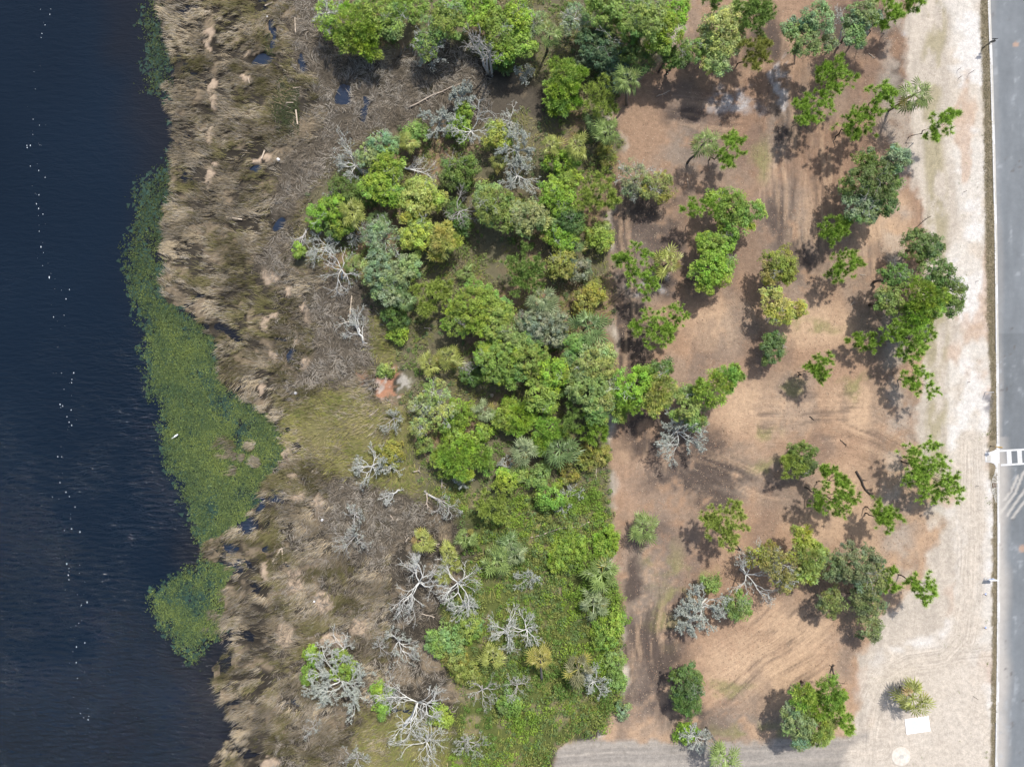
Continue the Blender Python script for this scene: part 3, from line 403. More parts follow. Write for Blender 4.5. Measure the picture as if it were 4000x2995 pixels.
class Noise:
    """tileable value noise, fractal"""
    def __init__(s, seed):
        s.g = np.random.default_rng(seed).random((256, 256))
    def one(s, x, y):
        xi = np.floor(x).astype(int); yi = np.floor(y).astype(int)
        fx = x-xi; fy = y-yi
        fx = fx*fx*(3-2*fx); fy = fy*fy*(3-2*fy)
        g = s.g
        a = g[xi & 255, yi & 255]; b = g[(xi+1) & 255, yi & 255]
        c = g[xi & 255, (yi+1) & 255]; d = g[(xi+1) & 255, (yi+1) & 255]
        return (a*(1-fx)+b*fx)*(1-fy)+(c*(1-fx)+d*fx)*fy
    def __call__(s, x, y, size, octv=3):
        x = np.asarray(x)/size+31.7; y = np.asarray(y)/size+77.3
        v = 0; a = 1; t = 0
        for _ in range(octv):
            v = v+a*s.one(x, y); t += a; a *= .5; x = x*2.03+5.1; y = y*2.03+9.7
        return v/t
N1, N2, N3, N4, N5 = [Noise(i) for i in (11, 22, 33, 44, 55)]

def sstep(a, b, x):
    t = np.clip((x-a)/(b-a), 0, 1)
    return t*t*(3-2*t)

def sdist(poly, x, y):
    """signed distance, positive inside"""
    P = np.array(poly); Q = np.roll(P, -1, 0)
    dmin = np.full(x.shape, 1e9); ins = np.zeros(x.shape, bool)
    for (ax, ay), (bx, by) in zip(P, Q):
        ex, ey = bx-ax, by-ay
        t = np.clip(((x-ax)*ex+(y-ay)*ey)/(ex*ex+ey*ey+1e-9), 0, 1)
        dmin = np.minimum(dmin, (x-ax-t*ex)**2+(y-ay-t*ey)**2)
        if ay != by:
            c = (ay > y) != (by > y)
            ins ^= c & (x < ex*(y-ay)/(by-ay)+ax)
    return np.where(ins, 1, -1)*np.sqrt(dmin)

def line_dist(pts, x, y):
    best = np.full(x.shape, 1e9); side = np.zeros(x.shape)
    for (ax, ay), (bx, by) in zip(pts, pts[1:]):
        ex, ey = bx-ax, by-ay; l = math.hypot(ex, ey)
        t = np.clip(((x-ax)*ex+(y-ay)*ey)/(l*l), 0, 1)
        d = np.hypot(x-ax-t*ex, y-ay-t*ey)
        s = ((x-ax)*ey-(y-ay)*ex)/l
        m = d < best
        best = np.where(m, d, best); side = np.where(m, np.sign(s)*d, side)
    return best, side

def ellipses(E, x, y, soft=.35):
    m = np.zeros(x.shape)
    for cx, cy, rx, ry in E:
        d = np.hypot((x-cx)/rx, (y-cy)/ry)
        m = np.maximum(m, 1-sstep(1-soft, 1+soft, d))
    return m

KX = np.array([p[0] for p in KERB]); KY = np.array([p[1] for p in KERB])
def kerb_x(y):
    return np.interp(y, KY[::-1], KX[::-1])

def zones(x, y):
    """what grows or lies at each ground point: dict of 0..1 masks"""
    yc = np.clip(y, -61.5, 61.5)
    wx = x+(N1(x, y, 5.)-.5)*5+(N2(x, y, 1.3)-.5)*1.6
    wy = yc+(N3(x, y, 5.)-.5)*5+(N4(x, y, 1.3)-.5)*1.6
    sx = x+(N2(x, y, 1.6)-.5)*1.6; sy = yc+(N3(x, y, 1.6)-.5)*1.6
    z = {}
    z['shore'] = sdist(POLY['shore'], sx, sy)
    z['weed'] = sstep(-.5, 2.8, sdist(POLY['weed'], sx+(N5(x, y, .7)-.5)*2, sy+(N1(x, y, .7)-.5)*2))*(z['shore'] < .3)
    for k in ('brushA', 'brushB', 'brushC', 'yellow', 'yellowB', 'yellowC', 'cover', 'forest'):
        z[k] = sstep(-1.0, 1.2, sdist(POLY[k], wx, wy))
    z['clearing'] = sstep(-.5, .6, sdist(POLY['clearing'], sx+(N4(x, y, 2.8)-.5)*2.6, sy))
    z['sand'] = sstep(-.9, .9, sdist(POLY['sand'], wx, yc+(wy-yc)*.5))
    z['dirtroad'] = sstep(-.5, .5, sdist(POLY['dirtroad'], sx, sy))
    z['tracksand'] = sstep(-.8, .8, sdist(POLY['tracksand'], wx, wy))
    z['clay'] = sstep(-.7, .7, sdist(POLY['clay'], wx, wy))*sstep(.30, .44, N5(x, y, 1.1))
    z['pool'] = ellipses(POOLS, sx, sy)
    z['darkgreen'] = ellipses(DARKGREEN, wx, wy)
    z['mat'] = ellipses(MATS, x+(N2(x, y, .9)-.5)*1.5, yc+(N3(x, y, .9)-.5)*1.5, .15)
    z['creek'] = sstep(.60, .68, N4(x*.42, y+(N1(x, y, 3.)-.5)*2, 1.5, 3))*sstep(-33.5, -37, x)*sstep(-52, -47, x)
    z['brush'] = np.maximum.reduce([z['brushA'], z['brushB'], z['brushC']])
    z['yel'] = np.maximum.reduce([z['yellow'], z['yellowB'], z['yellowC']])
    land = (z['shore'] > 0)
    east = np.maximum.reduce([z['clearing'], z['sand'], z['dirtroad']])
    z['east'] = east
    z['marsh'] = land*(1-np.maximum.reduce([east, z['forest'], z['cover']]))*(x < -3)
    return z

def ground_z(x, y, z):
    s = z['shore']
    h = np.where(s > 0, .06+.3*sstep(0, 12, s)+.1*sstep(20, 60, s), -1.6*sstep(0, 4, -s)-.05)
    marsh = z['marsh']
    h = h+marsh*((N5(x, y, 2.6)-.5)*.45+(N1(x, y, .8)-.5)*.18)
    h = h+z['brush']*marsh*(N2(x, y, 3.)-.5)*.35
    h = h+np.maximum(z['forest'], z['cover'])*(N3(x, y, 4.)-.5)*.5*(s > 0)
    h = h+z['mat']*.16*(s > 0)
    h = h-z['creek']*marsh*.12
    h = h*(1-z['pool']*(s > 0))-.25*z['pool']*(s > 0)
    flat = .42+(N4(x, y, 6.)-.5)*.14+(N1(x, y, .9)-.5)*.05
    e = z['east']
    h = h*(1-e)+e*flat
    kx = kerb_x(y)
    near = sstep(-3.5, -1.0, x-kx)
    h = h*(1-near)+near*.40
    h = np.where(x > kx+.05, .12, h)
    return h

def mk_mesh(name, V, faces, cols=None, smooth=False):
    """faces: list of int arrays (n,3)/(n,4)"""
    me = bpy.data.meshes.new(name)
    V = np.asarray(V, np.float32)
    faces = [np.asarray(f, np.int32) for f in faces if len(f)]
    me.vertices.add(len(V)); me.vertices.foreach_set('co', V.ravel())
    idx = np.concatenate([f.ravel() for f in faces])
    tot = np.concatenate([np.full(len(f), f.shape[1], np.int32) for f in faces])
    start = np.concatenate([[0], np.cumsum(tot)[:-1]]).astype(np.int32)
    me.loops.add(len(idx)); me.loops.foreach_set('vertex_index', idx)
    me.polygons.add(len(tot))
    me.polygons.foreach_set('loop_start', start)
    try:
        me.polygons.foreach_set('loop_total', tot)
    except Exception:
        pass
    me.polygons.foreach_set('use_smooth', np.full(len(tot), bool(smooth)))
    if cols is not None:
        a = me.color_attributes.new('Col', 'FLOAT_COLOR', 'POINT')
        c4 = np.ones((len(V), 4), np.float32); c4[:, :3] = cols
        a.data.foreach_set('color', c4.ravel())
    me.update(calc_edges=True)
    me.validate()
    return me

def obj(name, me, mat=None, parent=None, loc=None):
    o = bpy.data.objects.new(name, me)
    if mat and not me.materials:
        me.materials.append(mat)
    COL.objects.link(o)
    if parent:
        o.parent = parent
    if loc is not None:
        o.location = loc
    return o

def tag(o, label=None, cat=None, group=None, kind=None):
    if label: o['label'] = label
    if cat: o['category'] = cat
    if group: o['group'] = group
    if kind: o['kind'] = kind
    return o

def empty(name, loc, label, cat, group=None):
    o = bpy.data.objects.new(name, None)
    o.location = loc; o.empty_display_size = .3
    COL.objects.link(o)
    return tag(o, label, cat, group)

class MB:
    """collects tubes and boxes into one mesh"""
    def __init__(s): s.V = []; s.Q = []; s.T = []; s.n = 0
    def add(s, V, Q=(), T=()):
        s.V.append(np.asarray(V, float))
        if len(Q): s.Q.append(np.asarray(Q, int)+s.n)
        if len(T): s.T.append(np.asarray(T, int)+s.n)
        s.n += len(V)
    def tube(s, P, r, k=4, cap=True):
        P = np.asarray(P, float); n = len(P)
        r = np.interp(np.linspace(0, 1, n), np.linspace(0, 1, len(r)), r) if len(r) != n else np.asarray(r)
        t = np.gradient(P, axis=0); t /= np.linalg.norm(t, axis=1)[:, None]+1e-9
        up = np.where(np.abs(t[:, 2:3]) > .85, [[1., 0, 0]], [[0, 0, 1.]])
        a = np.cross(t, up); a /= np.linalg.norm(a, axis=1)[:, None]+1e-9
        b = np.cross(t, a)
        an = np.arange(k)*2*math.pi/k
        ring = P[:, None]+r[:, None, None]*(a[:, None]*np.cos(an)[None, :, None]+b[:, None]*np.sin(an)[None, :, None])
        i = np.arange(n-1)[:, None]*k; j = np.arange(k)[None]; j2 = (j+1) % k
        Q = np.stack([i+j, i+j2, i+k+j2, i+k+j], -1).reshape(-1, 4)
        T = []
        if cap and k > 3:
            e = (n-1)*k
            T = [(e, e+q, e+q+1) for q in range(1, k-1)]+[(0, q+1, q) for q in range(1, k-1)]
        s.add(ring.reshape(-1, 3), Q, T)
    def box(s, c, size, rot=None, bev=0):
        x, y, z = [v/2 for v in size]
        b = min(bev, x*.9, y*.9, z*.9)
        if b > 0:
            V = []
            for sx in (-1, 1):
                for sy in (-1, 1):
                    for sz in (-1, 1):
                        V += [(sx*x, sy*(y-b), sz*(z-b)), (sx*(x-b), sy*y, sz*(z-b)), (sx*(x-b), sy*(y-b), sz*z)]
            V = np.array(V)
            import bmesh
            bm = bmesh.new()
            for v in V: bm.verts.new(v)
            r = bmesh.ops.convex_hull(bm, input=bm.verts[:])
            bm.verts.index_update()
            Vn = np.array([v.co for v in bm.verts]); T = np.array([[v.index for v in f.verts] for f in bm.faces])
            bm.free()
            if rot is not None: Vn = Vn@np.array(rot).T
            s.add(Vn+np.array(c), T=T)
            return
        V = np.array([(i*x, j*y, k*z) for i in (-1, 1) for j in (-1, 1) for k in (-1, 1)])
        if rot is not None: V = V@np.array(rot).T
        s.add(V+np.array(c), [(0, 1, 3, 2), (4, 6, 7, 5), (0, 4, 5, 1), (2, 3, 7, 6), (0, 2, 6, 4), (1, 5, 7, 3)])
    def prism(s, poly, z0, z1):
        n = len(poly)
        V = [(x, y, z0) for x, y in poly]+[(x, y, z1) for x, y in poly]
        import mathutils
        tr = mathutils.geometry.tessellate_polygon([[Vector((x, y, 0)) for x, y in poly]])
        T = []
        for a, b, c in tr:
            p, q, r_ = poly[a], poly[b], poly[c]
            if (q[0]-p[0])*(r_[1]-p[1])-(q[1]-p[1])*(r_[0]-p[0]) < 0: b, c = c, b
            T += [(a+n, b+n, c+n), (c, b, a)]
        area = sum(poly[i][0]*poly[(i+1) % n][1]-poly[(i+1) % n][0]*poly[i][1] for i in range(n))
        Q = [(i, (i+1) % n, (i+1) % n+n, i+n) if area > 0 else ((i+1) % n, i, i+n, (i+1) % n+n) for i in range(n)]
        s.add(V, Q, T)
    def mesh(s, name, smooth=False, cols=None):
        V = np.concatenate(s.V)
        F = []
        if s.Q: F.append(np.concatenate(s.Q))
        if s.T: F.append(np.concatenate(s.T))
        return mk_mesh(name, V, F, cols, smooth)

# ------------------------------------------------------------------ materials (all procedural)
def nmat(name):
    m = bpy.data.materials.new(name); m.use_nodes = True
    nt = m.node_tree; nt.nodes.clear()
    out = nt.nodes.new('ShaderNodeOutputMaterial')
    return m, nt, out
def node(nt, t, **kw):
    n = nt.nodes.new(t)
    for k, v in kw.items():
        if k in n.inputs.keys(): n.inputs[k].default_value = v
        else: setattr(n, k, v)
    return n
def noise_factor(nt, scale, lo, hi, detail=4, coord=None):
    """a grey factor lo..hi from object-space noise"""
    n = node(nt, 'ShaderNodeTexNoise', Scale=scale, Detail=detail, Roughness=.65)
    nt.links.new(coord, n.inputs['Vector'])
    r = node(nt, 'ShaderNodeMapRange')
    r.inputs[1].default_value = .28; r.inputs[2].default_value = .72
    r.inputs[3].default_value = lo; r.inputs[4].default_value = hi
    nt.links.new(n.outputs[0], r.inputs[0])
    return r.outputs[0], n.outputs[0]
def scale_color(nt, col, fac):
    v = node(nt, 'ShaderNodeVectorMath', operation='SCALE')
    nt.links.new(col, v.inputs[0]); nt.links.new(fac, v.inputs['Scale'])
    return v.outputs[0]

def mat_leaf(name, attr=True, color=(.1, .15, .04), trans=.36, rough=.55, spec=.3):
    m, nt, out = nmat(name)
    p = node(nt, 'ShaderNodeBsdfPrincipled', Roughness=rough)
    p.inputs['Specular IOR Level'].default_value = spec
    tr = node(nt, 'ShaderNodeBsdfTranslucent')
    mx = node(nt, 'ShaderNodeMixShader'); mx.inputs[0].default_value = trans
    if attr:
        a = node(nt, 'ShaderNodeVertexColor', layer_name='Col'); c = a.outputs[0]
    else:
        tc = node(nt, 'ShaderNodeTexCoord')
        a = node(nt, 'ShaderNodeRGB'); a.outputs[0].default_value = (*color, 1)
        f, _ = noise_factor(nt, 3., .75, 1.25, 2, tc.outputs['Object'])
        oi = node(nt, 'ShaderNodeObjectInfo')
        mr = node(nt, 'ShaderNodeMapRange'); mr.inputs[3].default_value = .72; mr.inputs[4].default_value = 1.28
        nt.links.new(oi.outputs['Random'], mr.inputs[0])
        c = scale_color(nt, scale_color(nt, a.outputs[0], f), mr.outputs[0])
    nt.links.new(c, p.inputs['Base Color']); nt.links.new(c, tr.inputs['Color'])
    nt.links.new(p.outputs[0], mx.inputs[1]); nt.links.new(tr.outputs[0], mx.inputs[2])
    nt.links.new(mx.outputs[0], out.inputs[0])
    return m

def mat_solid(name, color, rough=.85, lo=.8, hi=1.2, scale=4., bump=.15, bscale=20., spec=.2, stretch=None, metal=0):
    m, nt, out = nmat(name)
    p = node(nt, 'ShaderNodeBsdfPrincipled', Roughness=rough, Metallic=metal)
    p.inputs['Specular IOR Level'].default_value = spec
    tc = node(nt, 'ShaderNodeTexCoord'); co = tc.outputs['Object']
    if stretch:
        mp = node(nt, 'ShaderNodeMapping'); mp.inputs['Scale'].default_value = stretch
        nt.links.new(co, mp.inputs['Vector']); co = mp.outputs[0]
    rgb = node(nt, 'ShaderNodeRGB'); rgb.outputs[0].default_value = (*color, 1)
    f, _ = noise_factor(nt, scale, lo, hi, 5, co)
    nt.links.new(scale_color(nt, rgb.outputs[0], f), p.inputs['Base Color'])
    b = node(nt, 'ShaderNodeTexNoise', Scale=bscale, Detail=4)
    nt.links.new(co, b.inputs['Vector'])
    bp = node(nt, 'ShaderNodeBump', Strength=bump, Distance=.05)
    nt.links.new(b.outputs[0], bp.inputs['Height']); nt.links.new(bp.outputs[0], p.inputs['Normal'])
    nt.links.new(p.outputs[0], out.inputs[0])
    return m

def mat_ground():
    m, nt, out = nmat('soil')
    p = node(nt, 'ShaderNodeBsdfPrincipled', Roughness=.95)
    p.inputs['Specular IOR Level'].default_value = .1
    tc = node(nt, 'ShaderNodeTexCoord'); co = tc.outputs['Object']
    a = node(nt, 'ShaderNodeVertexColor', layer_name='Col')
    f1, _ = noise_factor(nt, 1.7, .80, 1.20, 8, co)
    f2, _ = noise_factor(nt, 6., .84, 1.16, 5, co)
    c = scale_color(nt, scale_color(nt, a.outputs[0], f1), f2)
    # tyre ruts: fine stripes across the wheel direction
    la = node(nt, 'ShaderNodeAttribute', attribute_name='Lat'); ru = node(nt, 'ShaderNodeAttribute', attribute_name='Rut')
    cx = node(nt, 'ShaderNodeCombineXYZ'); nt.links.new(la.outputs['Fac'], cx.inputs[0])
    fine = node(nt, 'ShaderNodeVectorMath', operation='SCALE'); nt.links.new(co, fine.inputs[0]); fine.inputs['Scale'].default_value = .03
    ad = node(nt, 'ShaderNodeVectorMath', operation='ADD'); nt.links.new(cx.outputs[0], ad.inputs[0]); nt.links.new(fine.outputs[0], ad.inputs[1])
    st = node(nt, 'ShaderNodeTexNoise', Scale=3.2, Detail=4, Roughness=.7); nt.links.new(ad.outputs[0], st.inputs['Vector'])
    sr = node(nt, 'ShaderNodeMapRange'); sr.inputs[1].default_value = .3; sr.inputs[2].default_value = .7; sr.inputs[3].default_value = 1.28; sr.inputs[4].default_value = .66
    nt.links.new(st.outputs[0], sr.inputs[0])
    brk, _ = noise_factor(nt, .5, 0., 1., 3, co)
    mk = node(nt, 'ShaderNodeMath', operation='MULTIPLY'); nt.links.new(ru.outputs['Fac'], mk.inputs[0]); nt.links.new(brk, mk.inputs[1])
    rm = node(nt, 'ShaderNodeMix'); rm.inputs[2].default_value = 1.0
    nt.links.new(mk.outputs[0], rm.inputs[0]); nt.links.new(sr.outputs[0], rm.inputs[3])
    c = scale_color(nt, c, rm.outputs[0])
    # dry light specks and dark crumbs
    vo = node(nt, 'ShaderNodeTexVoronoi', Scale=3.2); nt.links.new(co, vo.inputs['Vector'])
    cr = node(nt, 'ShaderNodeValToRGB')
    cr.color_ramp.elements[0].position = .05; cr.color_ramp.elements[0].color = (.72, .7, .68, 1)
    cr.color_ramp.elements[1].position = .22; cr.color_ramp.elements[1].color = (1, 1, 1, 1)
    nt.links.new(vo.outputs['Distance'], cr.inputs[0])
    mu = node(nt, 'ShaderNodeMix', data_type='RGBA', blend_type='MULTIPLY'); mu.inputs[0].default_value = .6
    nt.links.new(c, mu.inputs[6]); nt.links.new(cr.outputs[0], mu.inputs[7])
    nt.links.new(mu.outputs[2], p.inputs['Base Color'])
    b = node(nt, 'ShaderNodeTexNoise', Scale=6., Detail=8, Roughness=.7); nt.links.new(co, b.inputs['Vector'])
    bp = node(nt, 'ShaderNodeBump', Strength=.7, Distance=.12)
    nt.links.new(b.outputs[0], bp.inputs['Height']); nt.links.new(bp.outputs[0], p.inputs['Normal'])
    nt.links.new(p.outputs[0], out.inputs[0])
    return m

def mat_water():
    m, nt, out = nmat('water')
    p = node(nt, 'ShaderNodeBsdfPrincipled', Roughness=.06, IOR=1.333)
    tc = node(nt, 'ShaderNodeTexCoord'); co = tc.outputs['Object']
    vc = node(nt, 'ShaderNodeVertexColor', layer_name='Col'); nt.links.new(vc.outputs[0], p.inputs['Base Color'])
    # wind ripples: long crests running up to the right, a little choppier to the south
    mp = node(nt, 'ShaderNodeMapping'); mp.inputs['Rotation'].default_value = (0, 0, math.radians(-24)); mp.inputs['Scale'].default_value = (.55, 2.0, 1)
    nt.links.new(co, mp.inputs['Vector'])
    w1 = node(nt, 'ShaderNodeTexNoise', Scale=.8, Detail=5, Roughness=.6, Distortion=.6); nt.links.new(mp.outputs[0], w1.inputs['Vector'])
    sx = node(nt, 'ShaderNodeSeparateXYZ'); nt.links.new(co, sx.inputs[0])
    mr = node(nt, 'ShaderNodeMapRange'); mr.inputs[1].default_value = 25; mr.inputs[2].default_value = -55
    mr.inputs[3].default_value = .22; mr.inputs[4].default_value = 1.0
    nt.links.new(sx.outputs['Y'], mr.inputs[0])
    bp = node(nt, 'ShaderNodeBump', Distance=1.0)
    gust, _ = noise_factor(nt, .045, .35, 1.25, 3, co)
    gm = node(nt, 'ShaderNodeMath', operation='MULTIPLY'); nt.links.new(mr.outputs[0], gm.inputs[0]); nt.links.new(gust, gm.inputs[1])
    nt.links.new(gm.outputs[0], bp.inputs['Strength'])
    nt.links.new(w1.outputs[0], bp.inputs['Height']); nt.links.new(bp.outputs[0], p.inputs['Normal'])
    nt.links.new(p.outputs[0], out.inputs[0])
    return m

M_LEAF = mat_leaf('foliage')
M_GRASS = mat_leaf('dry_stalks', trans=.15, rough=.8, spec=.1)
M_BARK = mat_solid('bark', (.13, .10, .08), scale=3., lo=.6, hi=1.4, stretch=(1, 1, .3))
M_DARKBARK = mat_solid('dark_bark', (.06, .048, .04), scale=3., lo=.6, hi=1.4)
M_PALMBARK = mat_solid('palm_bark', (.16, .14, .12), scale=6., lo=.6, hi=1.3, stretch=(1, 1, 2))
M_DEAD = mat_solid('bleached_wood', (.66, .65, .605), scale=.8, lo=.5, hi=1.2)
M_DEAD2 = mat_solid('grey_dead_wood', (.42, .40, .37), scale=1.5, lo=.55, hi=1.25)
M_LOG = mat_solid('driftwood', (.42, .35, .28), scale=2., lo=.6, hi=1.25)
M_PLANK = mat_solid('weathered_plank', (.50, .41, .31), scale=2., lo=.7, hi=1.2)
M_CONC = mat_solid('concrete', (.45, .43, .39), scale=1.3, lo=.82, hi=1.1, bump=.1)
M_CONCW = mat_solid('white_concrete', (.57, .56, .54), scale=1., lo=.72, hi=1.08, bump=.05)
M_PAINT = mat_solid('road_paint', (.55, .55, .54), scale=2.5, lo=.78, hi=1.08, bump=.05)
M_BLACK = mat_solid('black_metal', (.012, .012, .014), rough=.4, bump=.02, spec=.5)
M_WHITE = mat_solid('white_board', (.8, .8, .8), rough=.5, lo=.95, hi=1.03, bump=.02)
M_BLUE = mat_solid('blue_paint', (.10, .22, .55), rough=.5, lo=.9, hi=1.1, bump=.05)
M_YELLOW = mat_solid('sign_yellow', (.75, .45, .05), rough=.5, lo=.9, hi=1.1, bump=.02)
M_RUST = mat_solid('rusty_iron', (.16, .09, .07), rough=.8, lo=.6, hi=1.3, scale=9)
M_STAKE = mat_solid('stake_wood', (.10, .085, .07), lo=.7, hi=1.2)
M_SOIL = mat_ground()
M_WATER = mat_water()

# ------------------------------------------------------------------ ground sheet
SOIL = dict(mud=(.042, .036, .028), straw=(.25, .195, .13), brush=(.078, .066, .05), floor=(.12, .108, .065),
            cover=(.085, .10, .03), yellow=(.17, .155, .065), dirt=(.29, .19, .124), dark=(.078, .06, .05),
            pale=(.41, .288, .188), grey=(.36, .335, .32), sand=(.48, .442, .388), tan=(.44, .385, .318), road=(.255, .23, .20),
            white=(.54, .515, .48), clay=(.32, .165, .10), grass=(.21, .19, .085), sod=(.21, .175, .115), bed=(.03, .03, .03))
SOIL = {k: np.array(v) for k, v in SOIL.items()}
TRACK = [(69.09,-9.23),(69.23,-22.53),(69.02,-32.33),(68.18,-37.93),(65.38,-41.08),(59.78,-42.27),(55.93,-44.58),(54.18,-48.43),(53.34,-54.03),(53.2,-61.03)]
TRACK2 = [(72.38,-40.38),(68.18,-40.87),(62.58,-41.78)]
TRACK3 = [(6.58,-56.27),(27.58,-55.57),(48.58,-55.29),(55.58,-54.87)]
# wheel streaks: centre, radii, direction (degrees from +x)
STREAKS = [(*(21.28,-38.63),5.5,15,92), (*(17.08,8.97),2.5,26,90), (*(40.88,36.97),5,20,91), (*(45.78,28.57),6,16,93), (*(54.18,25.07),6,14,92),
           (*(38.78,-41.43),13,8,38), (*(34.58,-14.13),9,3.5,-18), (*(55.58,-9.23),9,5,-28), (*(44.38,-5.03),11,6,4), (*(28.98,40.47),9,5,-10),
           (*(63.98,34.87),4,22,92), (*(62.58,8.97),4,22,90), (*(21.28,-12.03),5,5,80)]

def mix(c, col, m):
    m = np.asarray(m, float)
    return c*(1-m[:, None])+np.asarray(col)*m[:, None]

GRID = {}
def build_ground():
    def axis(a, b, step, far):
        core = np.arange(a, b+step, step)
        lo = a-np.geomspace(step*2, far, 14)[::-1]; hi = b+step+np.geomspace(step*2, far, 14)
        return np.concatenate([lo, core, hi])
    xs = axis(-60., 75., .315, 220.); ys = axis(-60., 60., .315, 220.)
    X, Y = np.meshgrid(xs, ys); x = X.ravel(); y = Y.ravel()
    z = zones(x, y); h = ground_z(x, y, z)
    n1 = N1(x, y, 7., 4); n2 = N2(x, y, 2.2, 4); n3 = N3(x, y, .9, 3); n4 = N4(x, y, 14., 3)
    c = np.tile(SOIL['mud'], (len(x), 1))
    c = mix(c, SOIL['straw'], sstep(.50, .64, n2)*.7)
    c = mix(c, SOIL['tan']*(.72+.35*N2(x*2.2, y*.35, 1.6, 4))[:, None], 1.*(x > 13))
    c = mix(c, SOIL['mud']*.7, z['creek'])
    c = mix(c, (.37, .285, .205), z['mat'])
    c = mix(c, SOIL['brush'], z['brush'])
    c = mix(c, SOIL['yellow'], z['yel']*.85)
    c = mix(c, SOIL['floor'], z['forest'])
    c = mix(c, SOIL['dirt']*.8, z['forest']*sstep(.52, .68, n1)*.7)
    c = mix(c, SOIL['cover'], z['cover'])
    c = mix(c, SOIL['straw'], z['cover']*sstep(.55, .7, n2)*.6)
    c = mix(c, SOIL['clay'], z['clay']*sstep(.40, .5, n2))
    c = mix(c, SOIL['sand']*.85, z['clay']*sstep(.50, .68, N4(x, y, .6, 3))*.7)
    # the cleared lot
    d = np.tile(SOIL['dirt'], (len(x), 1))*(.86+.28*n2)[:, None]
    d = mix(d, SOIL['pale'], sstep(.40, .62, n4)*.6)
    d = mix(d, (.185, .117, .08), sstep(-4, 26, y+(n4-.5)*24)*.55)
    w1 = x+(n1-.5)*6+(n3-.5)*1.5; w2 = y+(n2-.5)*5
    d = mix(d, SOIL['pale'], ellipses(PALESOIL, w1, w2, .6)*.9)
    d = mix(d, (.205, .168, .135), np.maximum(ellipses(GREYSOIL, w1, w2, .6), .55*sstep(.54, .68, N2(x+40, y*.7, 8., 4)))*sstep(.28, .5, n3*.5+n2*.5)*.85)
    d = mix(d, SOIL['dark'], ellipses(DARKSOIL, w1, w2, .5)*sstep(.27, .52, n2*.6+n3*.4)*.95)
    d = mix(d, SOIL['dark']*1.6, sstep(.55, .70, N5(x, y*.6, 4.5, 5))*.42)
    d = mix(d, SOIL['grey'], ellipses(LIGHTGREY, w1, w2, .6)*sstep(.35, .6, n3))
    d = mix(d, SOIL['grass'], ellipses(GRASSY, w1, w2, .6)*sstep(.38, .6, n2)*.8)
    lat_ = np.zeros(len(x)); lmask = np.zeros(len(x))
    for sx, sy, rx, ry, ang in STREAKS:
        a = math.radians(ang); ca, sa = math.cos(a), math.sin(a)
        u = (x-sx)*ca+(y-sy)*sa; v = -(x-sx)*sa+(y-sy)*ca
        v = v+(N2(x, y, 9.)-.5)*2.2
        L, W = max(rx, ry), min(rx, ry)
        m = 1-sstep(.55, 1.1, np.hypot(u/L, v/W))
        s = N4(u*.06, v, .55, 3)
        d = mix(d, SOIL['dark'], m*sstep(.54, .70, s)*sstep(.35, .6, n2)*.55)
        d = mix(d, SOIL['pale']*1.1, m*(1-sstep(.32, .46, s))*sstep(.35, .6, n1)*.4)
        h = h-m*z['clearing']*(s-.5)*.22
        upd = m*.9 > lmask; lat_ = np.where(upd, v, lat_); lmask = np.where(upd, m*.9*z['clearing'], lmask)
    # edge of the lot next to the wood is darker and littered
    c = mix(c, 0, np.zeros(len(x)))
    e = z['clearing'][:, None]; c = c*(1-e)+d*e
    # dirt track at the bottom
    r = SOIL['road']*(.88+.24*N2(x*.25, y, 1.2, 3))[:, None]
    e = z['dirtroad'][:, None]; c = c*(1-e)+r*e
    # sand strip along the road
    s = mix(np.tile(SOIL['tan'], (len(x), 1))*(.9+.2*n2)[:, None], SOIL['sand'], sstep(.40, .60, .5*n1+.5*N5(x*.6, y, 3., 5)))
    s = mix(s, SOIL['white'], sstep(.50, .62, N3(x, y, 4., 5))*.8)
    s = mix(s, SOIL['dirt']*1.25, sstep(.57, .70, N1(x, y*.5, 3.4, 4))*.55)
    t = SOIL['tan']*1.02*(.92+.16*n2)[:, None]
    e = z['tracksand'][:, None]*.9; s = s*(1-e)+t*e
    for path, hw in ((TRACK, 2.6), (TRACK2, 1.8), (TRACK3, 2.6)):
        dist, lat = line_dist(path, x+(n1-.5)*1.0, y+(n1-.5)*1.0)
        m = 1-sstep(hw*.6, hw*1.15, dist)
        st = N5(lat, dist*0+1.7, .34, 2)
        s = mix(s, SOIL['tan']*(.86+.25*n3)[:, None], m*.75)
        upd = m > lmask; lat_ = np.where(upd, lat, lat_); lmask = np.where(upd, m, lmask)
        c = np.where((z['dirtroad'] > .5)[:, None], mix(c, SOIL['tan'], m*(1-sstep(.3, .45, st))*.25), c)
        h = h-m*(st-.5)*.07*(z['sand'] > .2)
    e = z['sand'][:, None]; c = c*(1-e)+s*e
    # tan grassy ribbon between lot and sand
    kx = kerb_x(y); dk = kx-x
    rib = (1-sstep(.9, 2.1, np.abs(x-63.7-(n1-.5)*2.0)))*sstep(.36, .56, N2(x, y*.4, 1.6, 4))
    rib = rib*sstep(-24, -12, y)
    c = mix(c, (.27, .235, .145), rib*.8)
    rib2 = (1-sstep(1., 3.2, np.abs(x-58.-(n1-.5)*3)))*(y > -30)*sstep(.35, .6, n2)
    c = mix(c, SOIL['tan']*.85, rib2*.5)
    # sod strip against the kerb
    wv = np.interp(y, [-60, -36, -33, -17, -13, 0, 15, 60], [.8, .8, .75, .8, 1.4, 1.0, 1.5, 1.3])
    sod = (1-sstep(wv*.75, wv*1.1, dk+(n3-.5)*.8))*(dk > -1)
    c = mix(c, SOIL['sod']*(.55+.8*N4(x, y, .5, 3))[:, None], sod*.92)
    # damp grey spoil beside the white marker pipe
    g = ellipses([(*(71.82,-2.79),.75,1.6)], w1*0+x+(n3-.5)*.8, y+(n2-.5)*.8, .5)
